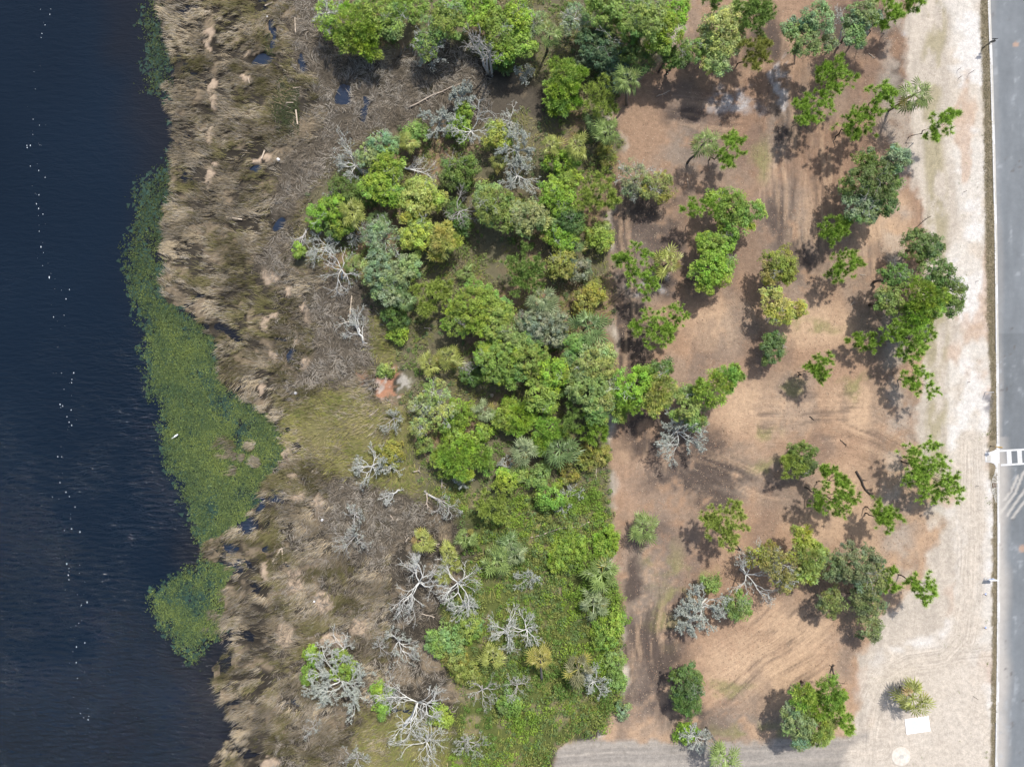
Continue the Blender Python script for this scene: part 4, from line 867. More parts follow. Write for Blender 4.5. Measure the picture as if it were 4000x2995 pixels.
    c = mix(c, (.2, .19, .19), g*sstep(.3, .55, n3))
    h = h+g*.15*n3
    under = z['shore'] < -.2
    c = np.where(under[:, None], SOIL['bed'], c)
    c = np.clip(c, 0, 1)
    nx, ny = len(xs), len(ys)
    i = (np.arange(ny-1)[:, None]*nx+np.arange(nx-1)[None]).ravel()
    F = np.stack([i, i+1, i+nx+1, i+nx], 1)
    GRID.update(xs=xs, ys=ys, z={k: v.reshape(ny, nx) for k, v in z.items()}, h=h.reshape(ny, nx))
    me = mk_mesh('ground', np.stack([x, y, h], 1), [F], c, smooth=True)
    for an, arr in (('Lat', lat_), ('Rut', lmask)):
        at = me.attributes.new(an, 'FLOAT', 'POINT'); at.data.foreach_set('value', arr.astype(np.float32))
    tag(obj('ground', me, M_SOIL), 'cleared brown lot, sand and marsh soil between the water and the road', kind='structure')
build_ground()

def cell(v, ax):
    i = np.clip(np.searchsorted(ax, v)-1, 0, len(ax)-2)
    return i, np.clip((v-ax[i])/(ax[i+1]-ax[i]), 0, 1)
def hz(x, y):
    """height of the ground sheet"""
    x = np.atleast_1d(np.asarray(x, float)); y = np.atleast_1d(np.asarray(y, float))
    i, u = cell(x, GRID['xs']); j, v = cell(y, GRID['ys']); h = GRID['h']
    return (h[j, i]*(1-u)+h[j, i+1]*u)*(1-v)+(h[j+1, i]*(1-u)+h[j+1, i+1]*u)*v
def zones_at(x, y):
    i, u = cell(x, GRID['xs']); j, v = cell(y, GRID['ys'])
    i = i+(u > .5); j = j+(v > .5)
    return {k: a[j, i] for k, a in GRID['z'].items()}
def hz1(x, y):
    return float(hz(x, y)[0])

# ------------------------------------------------------------------ water sheet
def build_water():
    xs = np.concatenate([np.linspace(-330, -92, 8), np.arange(-90, 16, 1.0)]); ys = np.concatenate([np.linspace(-330, -72, 8), np.arange(-70, 71, 1.0), np.linspace(72, 330, 8)])
    X, Y = np.meshgrid(xs, ys); x = X.ravel(); y = Y.ravel()
    d = -sdist(POLY['shore'], x+(N1(x, y, 9.)-.5)*10, np.clip(y, -61, 61)+(N2(x, y, 9.)-.5)*10)
    deep = sstep(0, 11, d)
    c = mix(np.tile(np.array((.0085, .0098, .0135)), (len(x), 1)), np.array((.0040, .0092, .0175)), deep)
    c = c*(.82+.4*N3(x, y, 22., 3))[:, None]
    c = mix(c, (.017, .027, .048), ellipses([(a, b, r1+.6, r2+.6) for a, b, r1, r2 in POOLS], x, y, .5))  # sky reflection in the marsh pools, painted into the water colour
    nx = len(xs); i = (np.arange(len(ys)-1)[:, None]*nx+np.arange(nx-1)[None]).ravel()
    me = mk_mesh('water', np.stack([x, y, x*0], 1), [np.stack([i, i+1, i+nx+1, i+nx], 1)], c, True)
    tag(obj('water', me, M_WATER), 'dark rippled creek water along the marsh', kind='structure')
build_water()

# ------------------------------------------------------------------ road, kerb, crossing
ROAD_Z = .27
def build_road():
    ys = np.concatenate([np.linspace(-230, -66, 12), np.arange(-64, 64, .3), np.linspace(66, 230, 12)])
    us = np.arange(0, 9.3, .3)
    U, Yg = np.meshgrid(us, ys); y = Yg.ravel(); x = kerb_x(y)+.5+U.ravel()
    n1 = N1(x, y, 6., 4); n2 = N2(x*2, y*.35, 1.5, 4); n3 = N3(x, y, .7, 3)
    c = np.tile(np.array((.152, .164, .172)), (len(x), 1))*(.74+.26*n1+.3*n2)[:, None]
    patch = (y < 7.6)*(y > -40)
    c = c*(1-.17*patch*sstep(-40, -14, y))[:, None]
    u = U.ravel()
    dust = (1-sstep(.0, 2.2-1.2*(y > -8), u+(n1-.5)*1.4))*np.interp(y, [-60, -20, -5, 8, 60], [.75, .85, .5, .22, .15])
    c = mix(c, (.42, .385, .34), dust)
    c = mix(c, (.30, .315, .325), sstep(.60, .74, n2*.5+n3*.5)*.5)
    for path in ([(80.9,-8.61),(77.03,-13.65),(75.87,-16.55),(73.74,-19.45)], [(76.26,-14.03),(75.29,-16.16),(74.32,-17.52)], [(79.74,-14.03),(77.42,-15.97),(75.87,-18.1),(74.71,-19.84)], [(80.9,-14.81),(77.81,-17.13),(76.45,-18.87),(75.48,-20.23)]):
        d, _ = line_dist(path, x, y)
        c = mix(c, (.44, .41, .365), (1-sstep(.08, .3, d))*.75)
    for cx, cy, rr in ((*(75.99,51.08),.42), (*(76.96,-24.87),.55)):
        m = 1-sstep(rr*.7, rr*1.25, np.hypot(x-cx, y-cy))
        c = mix(c, (.36, .24, .17), m*.8)
    c = mix(c, (.09, .08, .075), (sstep(.74, .8, n3)*sstep(.5, .7, N4(x, y, 3.)))*.7)
    z = np.full(len(x), ROAD_Z)+.004*n1+np.where(u > 9.1, -.1, 0)
    nx = len(us); i = (np.arange(len(ys)-1)[:, None]*nx+np.arange(nx-1)[None]).ravel()
    me = mk_mesh('road', np.stack([x, y, z], 1), [np.stack([i, i+1, i+nx+1, i+nx], 1)], c, True)
    m, nt, out = nmat('asphalt')
    p = node(nt, 'ShaderNodeBsdfPrincipled', Roughness=.85); p.inputs['Specular IOR Level'].default_value = .25
    tc = node(nt, 'ShaderNodeTexCoord'); co = tc.outputs['Object']
    a = node(nt, 'ShaderNodeVertexColor', layer_name='Col')
    f1, _ = noise_factor(nt, 14., .9, 1.1, 5, co); f2, _ = noise_factor(nt, 1.1, .93, 1.07, 5, co)
    nt.links.new(scale_color(nt, scale_color(nt, a.outputs[0], f1), f2), p.inputs['Base Color'])
    b = node(nt, 'ShaderNodeTexNoise', Scale=40., Detail=3); nt.links.new(co, b.inputs['Vector'])
    bp = node(nt, 'ShaderNodeBump', Strength=.25, Distance=.02)
    nt.links.new(b.outputs[0], bp.inputs['Height']); nt.links.new(bp.outputs[0], p.inputs['Normal'])
    nt.links.new(p.outputs[0], out.inputs[0])
    road = tag(obj('road', me, m), 'grey asphalt road along the right edge', kind='structure')
    # ladder crossing painted on the road
    o = np.array((73.55,-10.16)); ex = np.array((1, .06)); ex /= np.linalg.norm(ex); ey = np.array((-ex[1], ex[0]))
    def stripe(a, b, c0, c1):
        q = [o+ex*a+ey*c0, o+ex*b+ey*c0, o+ex*b+ey*c1, o+ex*a+ey*c1]
        me = mk_mesh('crosswalk_stripe', [(p_[0], p_[1], ROAD_Z+.008) for p_ in q], [[(0, 1, 2, 3)]])
        obj('crosswalk_stripe', me, M_PAINT, road)
    stripe(.0, 8.2, -.14, .14); stripe(.05, 8.2, -2.29, -2.0)
    for k in range(7):
        a = 1.03+k*1.58
        stripe(a, a+.7, -1.996, -.144)
    # kerb of cast segments with open joints
    kr = bpy.data.objects.new('kerb', None); COL.objects.link(kr); tag(kr, 'white concrete kerb and gutter along the road', kind='structure')
    step = 3.0; y0 = 63.; j = 0
    while y0 > -66:
        y1 = y0-step+.012
        drop = -13.6 < (y0+y1)/2 < -9.4
        ks = [float(kerb_x(v)) for v in (y0, y1)]
        for nm, u0, u1, top, mt in (('kerb_segment', 0, .17, .30 if drop else .42, M_CONCW), ('gutter_segment', .173, .50, .286, M_CONC if j % 4 else M_CONCW)):
            mb = MB(); mb.prism([(ks[0]+u0, y0), (ks[1]+u0, y1), (ks[1]+u1, y1), (ks[0]+u1, y0)], .08, top)
            obj(nm, mb.mesh(nm), mt, kr)
        y0 -= step; j += 1
    return road
ROAD = build_road()

def ramp():
    f = lambda a, b: (3780+a/6.37, 1700+b/6.37)
    Wm = lambda p: ((p[0]-2000)*.03871, (1497.5-p[1])*.03871)
    poly = [Wm(f(*p)) for p in ((385,410),(480,410),(600,372),(660,335),(668,420),(668,780),(645,800),(638,745),(600,700),(540,675),(480,663),(385,655))]
    e = empty('kerb_ramp', (poly[0][0], poly[0][1], .40), 'white concrete kerb ramp at the end of the crosswalk', 'ramp')
    mb = MB(); q = [(x-poly[0][0], y-poly[0][1]) for x, y in poly]
    mb.prism(q, -.12, .045); obj('landing', mb.mesh('landing'), M_CONCW, e)
    mb = MB(); mb.box((.55, -.95, .052), (.55, 1.0, .015), bev=.005); obj('tactile_plate', mb.mesh('tactile_plate'), M_CONC, e)
    poly = [Wm(f(*p)) for p in ((640,812),(668,812),(668,1650),(640,1650),(600,1500),(550,1350),(528,1200),(556,1080),(606,950),(632,870))]
    c = poly[0]
    e = empty('inlet_apron', (c[0], c[1], .40), 'tan concrete drain apron below the crosswalk with two rusty grates', 'drain')
    mb = MB(); mb.prism([(x-c[0], y-c[1]) for x, y in poly], -.12, .035); obj('apron', mb.mesh('apron'), M_CONC, e)
    for gx in (575, 628):
        p = Wm(f(gx, 1228)); mb = MB()
        for k in range(-3, 4): mb.box((p[0]-c[0]+k*.03, p[1]-c[1], .045), (.016, .68, .02))
        for k in (-.33, 0, .33): mb.box((p[0]-c[0], p[1]-c[1]+k, .043), (.2, .02, .014))
        obj('grate', mb.mesh('grate'), M_RUST, e)
ramp()
# ------------------------------------------------------------------ leaf and blade geometry
def unit(v):
    return v/(np.linalg.norm(v, axis=-1, keepdims=True)+1e-9)

def leaves(c, d, n, L, W):
    """one pointed leaf per row: centre, long axis, normal, length, width -> verts (3 each), faces"""
    s = unit(np.cross(d, n)); L = L[:, None]*.5; W = W[:, None]*.62
    V = np.stack([c-d*L*.7+s*W, c+d*L*1.3, c-d*L*.7-s*W], 1).reshape(-1, 3)
    return V, np.arange(len(c)*3).reshape(-1, 3)

def blades(b, az, inc, L, W, droop):
    """bent tapering stalks: base, heading, inclination above ground, length, width"""
    d0 = np.stack([np.cos(az)*np.cos(inc), np.sin(az)*np.cos(inc), np.sin(inc)], 1)
    i2 = inc-droop
    d1 = np.stack([np.cos(az)*np.cos(i2), np.sin(az)*np.cos(i2), np.sin(i2)], 1)
    s = np.stack([-np.sin(az), np.cos(az), np.zeros_like(az)], 1)*W[:, None]*.5
    m = b+d0*(L*.5)[:, None]; t = m+d1*(L*.5)[:, None]
    V = np.stack([b-s, b+s, m-s*.8, m+s*.8, t], 1).reshape(-1, 3)
    i = np.arange(len(b))*5
    Q = np.stack([i, i+1, i+3, i+2], 1); T = np.stack([i+2, i+3, i+4], 1)
    return V, Q, T

def scatter(n, x0, x1, y0, y1, rng):
    return rng.uniform(x0, x1, n), rng.uniform(y0, y1, n)

def stuff(name, V, F, C, mat, label, cat):
    return tag(obj(name, mk_mesh(name, V, F, C), mat), label, cat, kind='stuff')

X0, X1, Y0, Y1 = -80., 80., -62., 62.

def build_reeds():
    rng = np.random.default_rng(101)
    x, y = scatter(520000, -60, -18, Y0, Y1, rng)
    z = zones_at(x, y)
    dens = z['marsh']*(1-z['brush'])*(1-z['yel']*.7)*(1-z['pool'])*(1-z['darkgreen']*.9)*(1-z['clay'])
    dens = dens*sstep(-.1, .5, z['shore'])*(.05+.95*sstep(.42, .54, .55*N2(x*.6, y, 1.6)+.45*N3(x*.7, y, .55, 2)))*(1-.93*z['creek'])
    bare = sstep(.60, .70, N4(x, y, 3.2))
    dens = dens*(1-.6*bare)*np.where(z['mat'] > .4, .22, 1)
    k = rng.random(len(x)) < dens*.86
    x, y = x[k], y[k]; mat_ = z['mat'][k]; sh = z['shore'][k]
    # stray tufts standing out in the weed
    for cx, cy, n in ((*(-43.12,-9.58),420), (*(-41.02,-10.98),420), (*(-39.27,-9.23),300), (*(-38.57,-12.03),400), (*(-44.87,-36.53),90), (*(-44.8,-34.78),90), (*(-51.87,45.02),160), (*(-50.82,41.87),260), (*(-42.07,-13.08),200)):
        a = rng.uniform(0, 6.28, n); r = np.sqrt(rng.random(n))*rng.choice([.8, 1.6])
        keep = N1(cx+np.cos(a)*r, cy+np.sin(a)*r, .7, 2) > .45
        x = np.append(x, (cx+np.cos(a)*r)[keep]); y = np.append(y, (cy+np.sin(a)*r)[keep]); mat_ = np.append(mat_, np.zeros(keep.sum())); sh = np.append(sh, np.zeros(keep.sum()))
    h = np.maximum(hz(x, y), -.12)
    az = math.pi+.15+(N1(x, y, 9.)-.5)*1.8+(N3(x, y, 2.2)-.5)*1.8+rng.normal(0, .28, len(x))
    inc = np.clip(1.0+(N5(x, y, 2.5)-.5)*1.1+rng.normal(0, .2, len(x)), .12, 1.3)
    L = rng.uniform(.6, 1.35, len(x))*(.7+.6*N4(x, y, 5.))
    flat = mat_ > .5
    inc = np.where(flat, rng.uniform(.02, .14, len(x)), inc); L = np.where(flat, L*.8, L)
    b = np.stack([x, y, h+np.where(flat, .05, -.03)], 1)
    V, Q, T = blades(b, az, inc, L, rng.uniform(.03, .06, len(x)), np.where(flat, .1, rng.uniform(.3, .9, len(x))))
    pal = np.array([(.44, .36, .24), (.165, .15, .066), (.35, .31, .25), (.25, .205, .127), (.46, .37, .26)])
    t = N2(x, y, 4.5)*.6+N3(x*.6, y, 1.2)*.4-.03+rng.normal(0, .09, len(x))
    ci = np.clip(((t-.28)/.44*4), 0, 3.99).astype(int)
    order = np.array([1, 3, 2, 0])
    c = pal[order[ci]]
    left = sstep(2.0, .3, sh)[:, None]*.0
    c = c*(.66+.62*sstep(.36, .64, N5(x*.7, y, 3.0, 3)))[:, None]
    c = np.where(flat[:, None], pal[4], c)*rng.uniform(.55, 1.2, len(x))[:, None]
    c = np.repeat(c, 5, 0)
    stuff('marsh_reeds', V, [Q, T], c, M_GRASS, 'wind-combed brown reeds between the water and the wood', 'reeds')

def build_brush():
    rng = np.random.default_rng(102)
    x, y = scatter(335000, -48, 8, Y0, Y1, rng)
    z = zones_at(x, y)
    dens = np.maximum(z['brush'], (z['forest'] < .5)*(z['cover'] < .5)*z['marsh']*(x > -36)*.45)*z['marsh']*(1-z['pool'])*(1-z['yel'])*(1-z['darkgreen'])*(1-z['clay'])
    dens = dens*(.45+.55*sstep(.34, .55, N3(x, y, 1.7)))
    k = rng.random(len(x)) < dens*.85
    x, y = x[k], y[k]
    h = hz(x, y)
    az = (N1(x, y, 2.2, 2)-.5)*14+rng.normal(0, .5, len(x))
    inc = np.clip(rng.normal(.5, .3, len(x)), .05, 1.3)
    L = rng.uniform(.6, 1.4, len(x))
    V, Q, T = blades(np.stack([x, y, h-.02], 1), az, inc, L, rng.uniform(.03, .07, len(x)), rng.uniform(.2, 1.0, len(x)))
    pal = np.array([(.145, .12, .088), (.35, .315, .263), (.23, .195, .15), (.11, .095, .06)])
    t = np.clip(N4(x, y, 2.6)*4.6-.6+rng.normal(0, .5, len(x)), 0, 3.99).astype(int)
    c = pal[np.array([0, 2, 1, 3])[t]]*rng.uniform(.65, 1.25, len(x))[:, None]
    c = np.repeat(c, 5, 0); c[4::5] *= 1.15
    stuff('marsh_brush', V, [Q, T], c, M_GRASS, 'matted grey-brown brush between the reeds and the wood', 'brush')

def build_yellow_grass():
    rng = np.random.default_rng(103)
    x, y = scatter(190000, -40, 25, Y0, Y1, rng)
    z = zones_at(x, y)
    fe = np.maximum(z['forest'], z['cover']*1.0)
    d1 = np.maximum(z['yel'], fe*sstep(.46, .60, N5(x, y, 5.))*.6)*(1-z['clay'])*(1-z['clearing'])*(1-z['pool'])
    k = rng.random(len(x)) < d1*.8*(.4+.6*sstep(.35, .55, N2(x, y, 1.5)))
    x, y = x[k], y[k]; h = hz(x, y)
    az = math.pi*1.2+(N1(x, y, 4.)-.5)*5+rng.normal(0, .4, len(x))
    V, Q, T = blades(np.stack([x, y, h-.02], 1), az, np.clip(rng.normal(.7, .25, len(x)), .1, 1.4), rng.uniform(.5, 1.1, len(x)), rng.uniform(.03, .07, len(x)), rng.uniform(.3, 1., len(x)))
    pal = np.array([(.24, .25, .065), (.33, .305, .10), (.36, .305, .16), (.17, .195, .055)])
    t = np.clip(N3(x, y, 3.)*5-.8+rng.normal(0, .5, len(x)), 0, 3.99).astype(int)
    c = pal[np.array([3, 0, 1, 2])[t]]*rng.uniform(.7, 1.25, len(x))[:, None]
    c = np.repeat(c, 5, 0)
    stuff('meadow_grass', V, [Q, T], c, M_GRASS, 'yellow-green grass drifts at the foot of the wood', 'grass')

def leaf_cloud(x, y, h, rng, r, per, size, cols, spread_z=.6):
    """low leafy hummocks: per leaves round each centre"""
    n = len(x)
    u = unit(rng.normal(0, 1, (n, per, 3))); u[..., 2] = np.abs(u[..., 2])
    p = np.stack([x, y, h], 1)[:, None]+u*r[:, None, None]*np.array([1, 1, spread_z])*rng.uniform(.6, 1.05, (n, per, 1))
    nn = unit(u+rng.normal(0, .55, u.shape)+np.array([0, 0, .5]))
    d = unit(np.cross(nn, rng.normal(0, 1, u.shape)))
    c = (cols[:, None]*rng.uniform(.7, 1.3, (n, per, 1))).reshape(-1, 3)
    sz = rng.uniform(.7, 1.3, n*per)*size
    V, Q = leaves(p.reshape(-1, 3), d.reshape(-1, 3), nn.reshape(-1, 3), sz, sz*.6)
    return V, Q, np.repeat(c, 3, 0)

def build_cover():
    rng = np.random.default_rng(104)
    x, y = scatter(30000, -28, 22, Y0, Y1, rng)
    z = zones_at(x, y)
    gap = sstep(.42, .54, N5(x, y, 3.6))
    east_ = sstep(-8, 8, x)
    dens = z['cover']*(1-z['clearing'])*(1-z['dirtroad'])*(.10+.90*np.maximum(gap*.75, east_*sstep(.30, .48, N5(x, y, 2.6))*.95))
    k = rng.random(len(x)) < dens*.9
    x, y = x[k], y[k]; h = hz(x, y)
    pal = np.array([(.20, .315, .045), (.26, .37, .05), (.165, .245, .08), (.26, .29, .075), (.14, .235, .045)])
    c = pal[np.clip((N2(x, y, 4.)-.25)*10+rng.normal(0, .7, len(x)), 0, 4.99).astype(int)]
    big = .28+.5*N1(x, y, 2.2)
    lift = sstep(-6, 6, x)*sstep(.45, .65, N3(x, y, 3.))
    V, Q, C = leaf_cloud(x, y, h+.1+lift*rng.uniform(.3, 1.3, len(x)), rng, big*rng.uniform(.5, 1.4, len(x))*(1+.5*lift), 24, .21, c, 1.0)
    stuff('ground_cover', V, [Q], C, M_LEAF, 'bright green low ground cover left of the lower clearing', 'ground cover')

def build_understory():
    rng = np.random.default_rng(105)
    x, y = scatter(19500, -34, 30, Y0, Y1, rng)
    z = zones_at(x, y)
    dens = z['forest']*(1-z['clearing'])*(1-z['clay'])*(.25+.75*sstep(.42, .58, N4(x, y, 4.)))
    k = rng.random(len(x)) < dens*.86
    x, y = x[k], y[k]; h = hz(x, y)
    pal = np.array([(.17, .26, .06), (.22, .30, .075), (.26, .27, .11), (.14, .21, .08), (.28, .24, .15)])
    c = pal[np.clip((N2(x, y, 3.)-.25)*10+rng.normal(0, .8, len(x)), 0, 4.99).astype(int)]
    V, Q, C = leaf_cloud(x, y, h+.05, rng, rng.uniform(.25, .7, len(x)), 20, .2, c, .9)
    stuff('understory', V, [Q], C, M_LEAF, 'shaded undergrowth covering the floor of the wood', 'undergrowth')

def build_weed():
    rng = np.random.default_rng(106)
    x, y = scatter(480000, -62, -32, Y0, Y1, rng)
    z = zones_at(x, y)
    core = N2(x, y, 6.)*.5+N3(x, y, 2.)*.5
    dens = z['weed']*sstep(.16, .58, core)
    lin = np.interp(y, [-62, 8, 22, 62], [1, 1, .42, .36])
    k = rng.random(len(x)) < dens*lin*.95
    # dark green floating mats in the pools of the marsh as well
    k2 = (rng.random(len(x)) < ellipses(DARKGREEN, x, y)*.6)
    kk = k | k2
    dark = k2[kk] & ~k[kk]
    x, y = x[kk], y[kk]
    d = np.stack([np.cos(a := rng.normal(.9, .8, len(x))), np.sin(a), rng.uniform(-.1, .5, len(x))], 1)
    nn = unit(np.stack([rng.normal(0, .35, len(x)), rng.normal(0, .35, len(x)), np.ones(len(x))], 1))
    hh = np.where(dark, hz(x, y)+.08, .02+rng.uniform(0, .1, len(x)))
    L = rng.uniform(.15, .34, len(x))
    V, Q = leaves(np.stack([x, y, hh], 1), unit(d), nn, L, L*rng.uniform(.28, .5, len(x)))
    t = np.clip(N4(x, y, 5.)*.6+N1(x, y, 1.2)*.4+rng.normal(0, .09, len(x)), 0, 1)[:, None]
    c = np.array((.052, .10, .052))*(1-t)+np.array((.195, .235, .055))*t
    c = np.where((t > .5) & (rng.random((len(x), 1)) < .3), c*1.35, c)
    c = c*np.interp(y, [-62, 5, 25, 62], [1.1, 1., .62, .62])[:, None]
    c = np.where(dark[:, None], np.array((.06, .075, .028)), c)*rng.uniform(.6, 1.35, len(x))[:, None]
    xb, yb = scatter(70000, -64, -32, Y0, Y1, rng); zb = zones_at(xb, yb)
    kb = rng.random(len(xb)) < zb['weed']*.8*np.interp(yb, [-62, 8, 22, 62], [1, 1, .6, .5])*sstep(.2, .5, N2(xb, yb, 2.5))
    xb, yb = xb[kb], yb[kb]; ab = rng.uniform(0, 6.28, len(xb)); nb = np.tile(np.array([[0, 0, 1.]]), (len(xb), 1))
    Lb = rng.uniform(.4, .95, len(xb))
    Vb, Qb = leaves(np.stack([xb, yb, np.full(len(xb), .006)+rng.uniform(0, .006, len(xb))], 1), np.stack([np.cos(ab), np.sin(ab), ab*0], 1), nb, Lb, Lb*.6)
    cb = np.array((.03, .062, .045))*rng.uniform(.6, 1.5, (len(xb), 1))*(.7+.7*N4(xb, yb, 4.))[:, None]
    Q = np.concatenate([Q, Qb+len(V)]); V = np.concatenate([V, Vb]); c = np.concatenate([c, cb])
    stuff('floating_weed', V, [Q], np.repeat(c, 3, 0), M_LEAF, 'green floating weed bed along the marsh shore', 'water weed')

def build_chips():
    rng = np.random.default_rng(107)
    x, y = scatter(70000, 12, 66, Y0, Y1, rng)
    z = zones_at(x, y)
    k = rng.random(len(x)) < z['clearing']*(1-z['sand'])*(1-z['dirtroad'])*(.25+.75*sstep(.4, .6, N2(x, y, 4.)))*.8
    x, y = x[k], y[k]
    a = rng.uniform(0, 6.28, len(x)); L = rng.uniform(.06, .34, len(x))**1.2
    d = np.stack([np.cos(a), np.sin(a), rng.normal(0, .1, len(x))], 1)
    nn = unit(np.stack([rng.normal(0, .25, len(x)), rng.normal(0, .25, len(x)), np.ones(len(x))], 1))
    V, Q = leaves(np.stack([x, y, hz(x, y)+.03], 1), unit(d), nn, L, np.minimum(L*.3, .05)+.012)
    c = np.array([(.40, .28, .19), (.46, .36, .26), (.12, .085, .065), (.34, .2, .13)])[rng.integers(0, 4, len(x))]*rng.uniform(.7, 1.2, (len(x), 1))
    stuff('wood_chips', V, [Q], np.repeat(c, 3, 0), M_GRASS, 'wood chips and twig litter strewn over the cleared dirt', 'wood chips')

def build_lot_grass():
    rng = np.random.default_rng(108)
    x, y = scatter(130000, 10, 74, Y0, Y1, rng)
    y2 = rng.uniform(Y0, Y1, 26000); x = np.append(x, kerb_x(y2)-rng.uniform(.02, 1.6, 26000)); y = np.append(y, y2)
    z = zones_at(x, y); n2 = N2(x, y, 2.2, 4)
    g = ellipses(GRASSY, x+(N1(x, y, 5.)-.5)*5, y, .6)*z['clearing']*sstep(.42, .6, n2)*.22
    dk = kerb_x(y)-x
    wv = np.interp(y, [-60, -36, -33, -17, -13, 0, 15, 60], [.8, .8, .75, .8, 1.4, 1.0, 1.5, 1.3])
    bx0, by0 = (72.17,-11.33)
    ramp_gap = 1-((y < -8.5) & (y > -13.4) & (x > bx0-2.0))*1.0
    sod = (dk > .05)*(1-sstep(wv*.7, wv, dk+(n2-.5)*.8))*ramp_gap
    rib = (1-sstep(.9, 2.1, np.abs(x-63.7)))*sstep(.48, .62, N2(x, y*.5, 2.4, 4))*(y > -24)*.3
    edge = z['clearing']*(1-sstep(.5, 1.6, np.abs(sdist(POLY['dirtroad'], x, y))))*.25
    spot = (N3(x, y, .8, 2) > .80)*z['sand']*.5*(dk > 1)
    d = np.maximum.reduce([g, sod, rib, edge, spot])
    k = rng.random(len(x)) < d
    x, y = x[k], y[k]; dk = dk[k]; sp = spot[k] > 0
    V, Q, T = blades(np.stack([x, y, hz(x, y)-.01], 1), rng.uniform(0, 6.28, len(x)), rng.uniform(.3, 1.2, len(x)), rng.uniform(.12, .34, len(x)), rng.uniform(.03, .06, len(x)), rng.uniform(.2, .9, len(x)))
    c = np.array([(.27, .225, .135), (.20, .18, .10), (.34, .28, .19)])[rng.integers(0, 3, len(x))]
    c = np.where(sp[:, None], np.array((.17, .22, .06)), c)*rng.uniform(.6, 1.2, (len(x), 1))
    stuff('verge_grass', V, [Q, T], np.repeat(c, 5, 0), M_GRASS, 'thin olive grass along the kerb and in patches of the lot', 'grass')

def build_foam():
    rng = np.random.default_rng(109)
    path = [(-70.63,56.92),(-72.52,43.97),(-71.96,34.87),(-71.26,25.07),(-70.98,18.77),(-68.88,14.57),(-68.88,4.77),(-66.92,-4.33),(-67.97,-12.73),(-66.78,-21.13),(-66.92,-24.63),(-65.38,-34.43),(-65.87,-40.03),(-66.22,-45.63),(-64.82,-51.23)]
    path = np.array(path)
    L = np.concatenate([[0], np.cumsum(np.linalg.norm(np.diff(path, axis=0), axis=1))])
    V = []; T = []; n = 0
    for k in range(130):
        s = rng.uniform(0, L[-1])
        cx = np.interp(s, L, path[:, 0])+rng.normal(0, .8); cy = np.interp(s, L, path[:, 1])+rng.normal(0, .6)
        r = .018+.07*rng.random()**2.5
        m = 7; a = np.arange(m)*2*math.pi/m; rr = r*rng.uniform(.6, 1.3, m); st = rng.uniform(1, 2.2)
        V.append((cx, cy, .035+r*.3)); V += [(cx+q*math.cos(t), cy+q*math.sin(t)*st, .004) for q, t in zip(rr, a)]
        T += [(n, n+1+i, n+1+(i+1) % m) for i in range(m)]; n += m+1
    tag(obj('foam_flecks', mk_mesh('foam_flecks', V, [T], None, True), mat_solid('foam', (.5, .54, .58), lo=.9, hi=1.1)), 'white foam flecks drifting in a line on the water', 'foam', kind='stuff')

for f in (build_reeds, build_brush, build_yellow_grass, build_cover, build_understory, build_weed, build_chips, build_lot_grass, build_foam):
    f()

# ------------------------------------------------------------------ trees
TONE = dict(bright=(.25, .385, .055), lime=(.345, .43, .09), yellow=(.41, .465, .10), mid=(.225, .335, .08), dark=(.14, .225, .055),
            darkblue=(.14, .205, .10), bluegreen=(.25, .355, .15), greygreen=(.23, .285, .15), olive=(.29, .31, .07), pale=(.335, .42, .13),
            pine=(.30, .46, .07), oak=(.185, .275, .07), oakgrey=(.175, .235, .09))
KINDS = dict(pine=('pine_tree', 'pine tree', 'pines'), oak=('oak_tree', 'oak tree', 'oaks'), cedar=('cedar_tree', 'cedar tree', 'cedars'),
             broad=('broadleaf_tree', 'tree', 'broadleaf trees'), lichen=('lichen_tree', 'tree', 'lichen-covered trees'), shrub=('shrub', 'shrub', 'shrubs'))
# clump radius, leaves per clump, leaf length, width ratio, clumps per m2 of lobe
FOL = dict(oak=(.40, 40, .21, .55, 5.4), broad=(.43, 40, .225, .55, 5.4), cedar=(.40, 36, .34, .27, 5.6), shrub=(.42, 34, .22, .55, 5.0), lichen=(.40, 22, .21, .5, 3.2))

def lobe_points(rng, lob, n, top_bias=.25, fill=.18):
    """clump centres over the upper shell of a lobe plus some inside"""
    x, y, z, r = lob
    u = unit(rng.normal(0, 1, (n, 3))); u[:, 2] = np.abs(u[:, 2])*1.0-top_bias*rng.random(n)
    rad = np.where(rng.random(n) < fill, rng.uniform(.3, .75, n), rng.uniform(.76, 1.08, n))
    # uneven outline
    th = np.arctan2(u[:, 1], u[:, 0]); ph = rng.uniform(0, 6.28, 3)
    rad = rad*(.88+.13*np.sin(2*th+ph[0])+.10*np.sin(3*th+ph[1])+.08*np.sin(5*th+ph[2]))
    p = np.array([x, y, z])+u*rad[:, None]*np.array([r, r, r*.62])
    return p, u

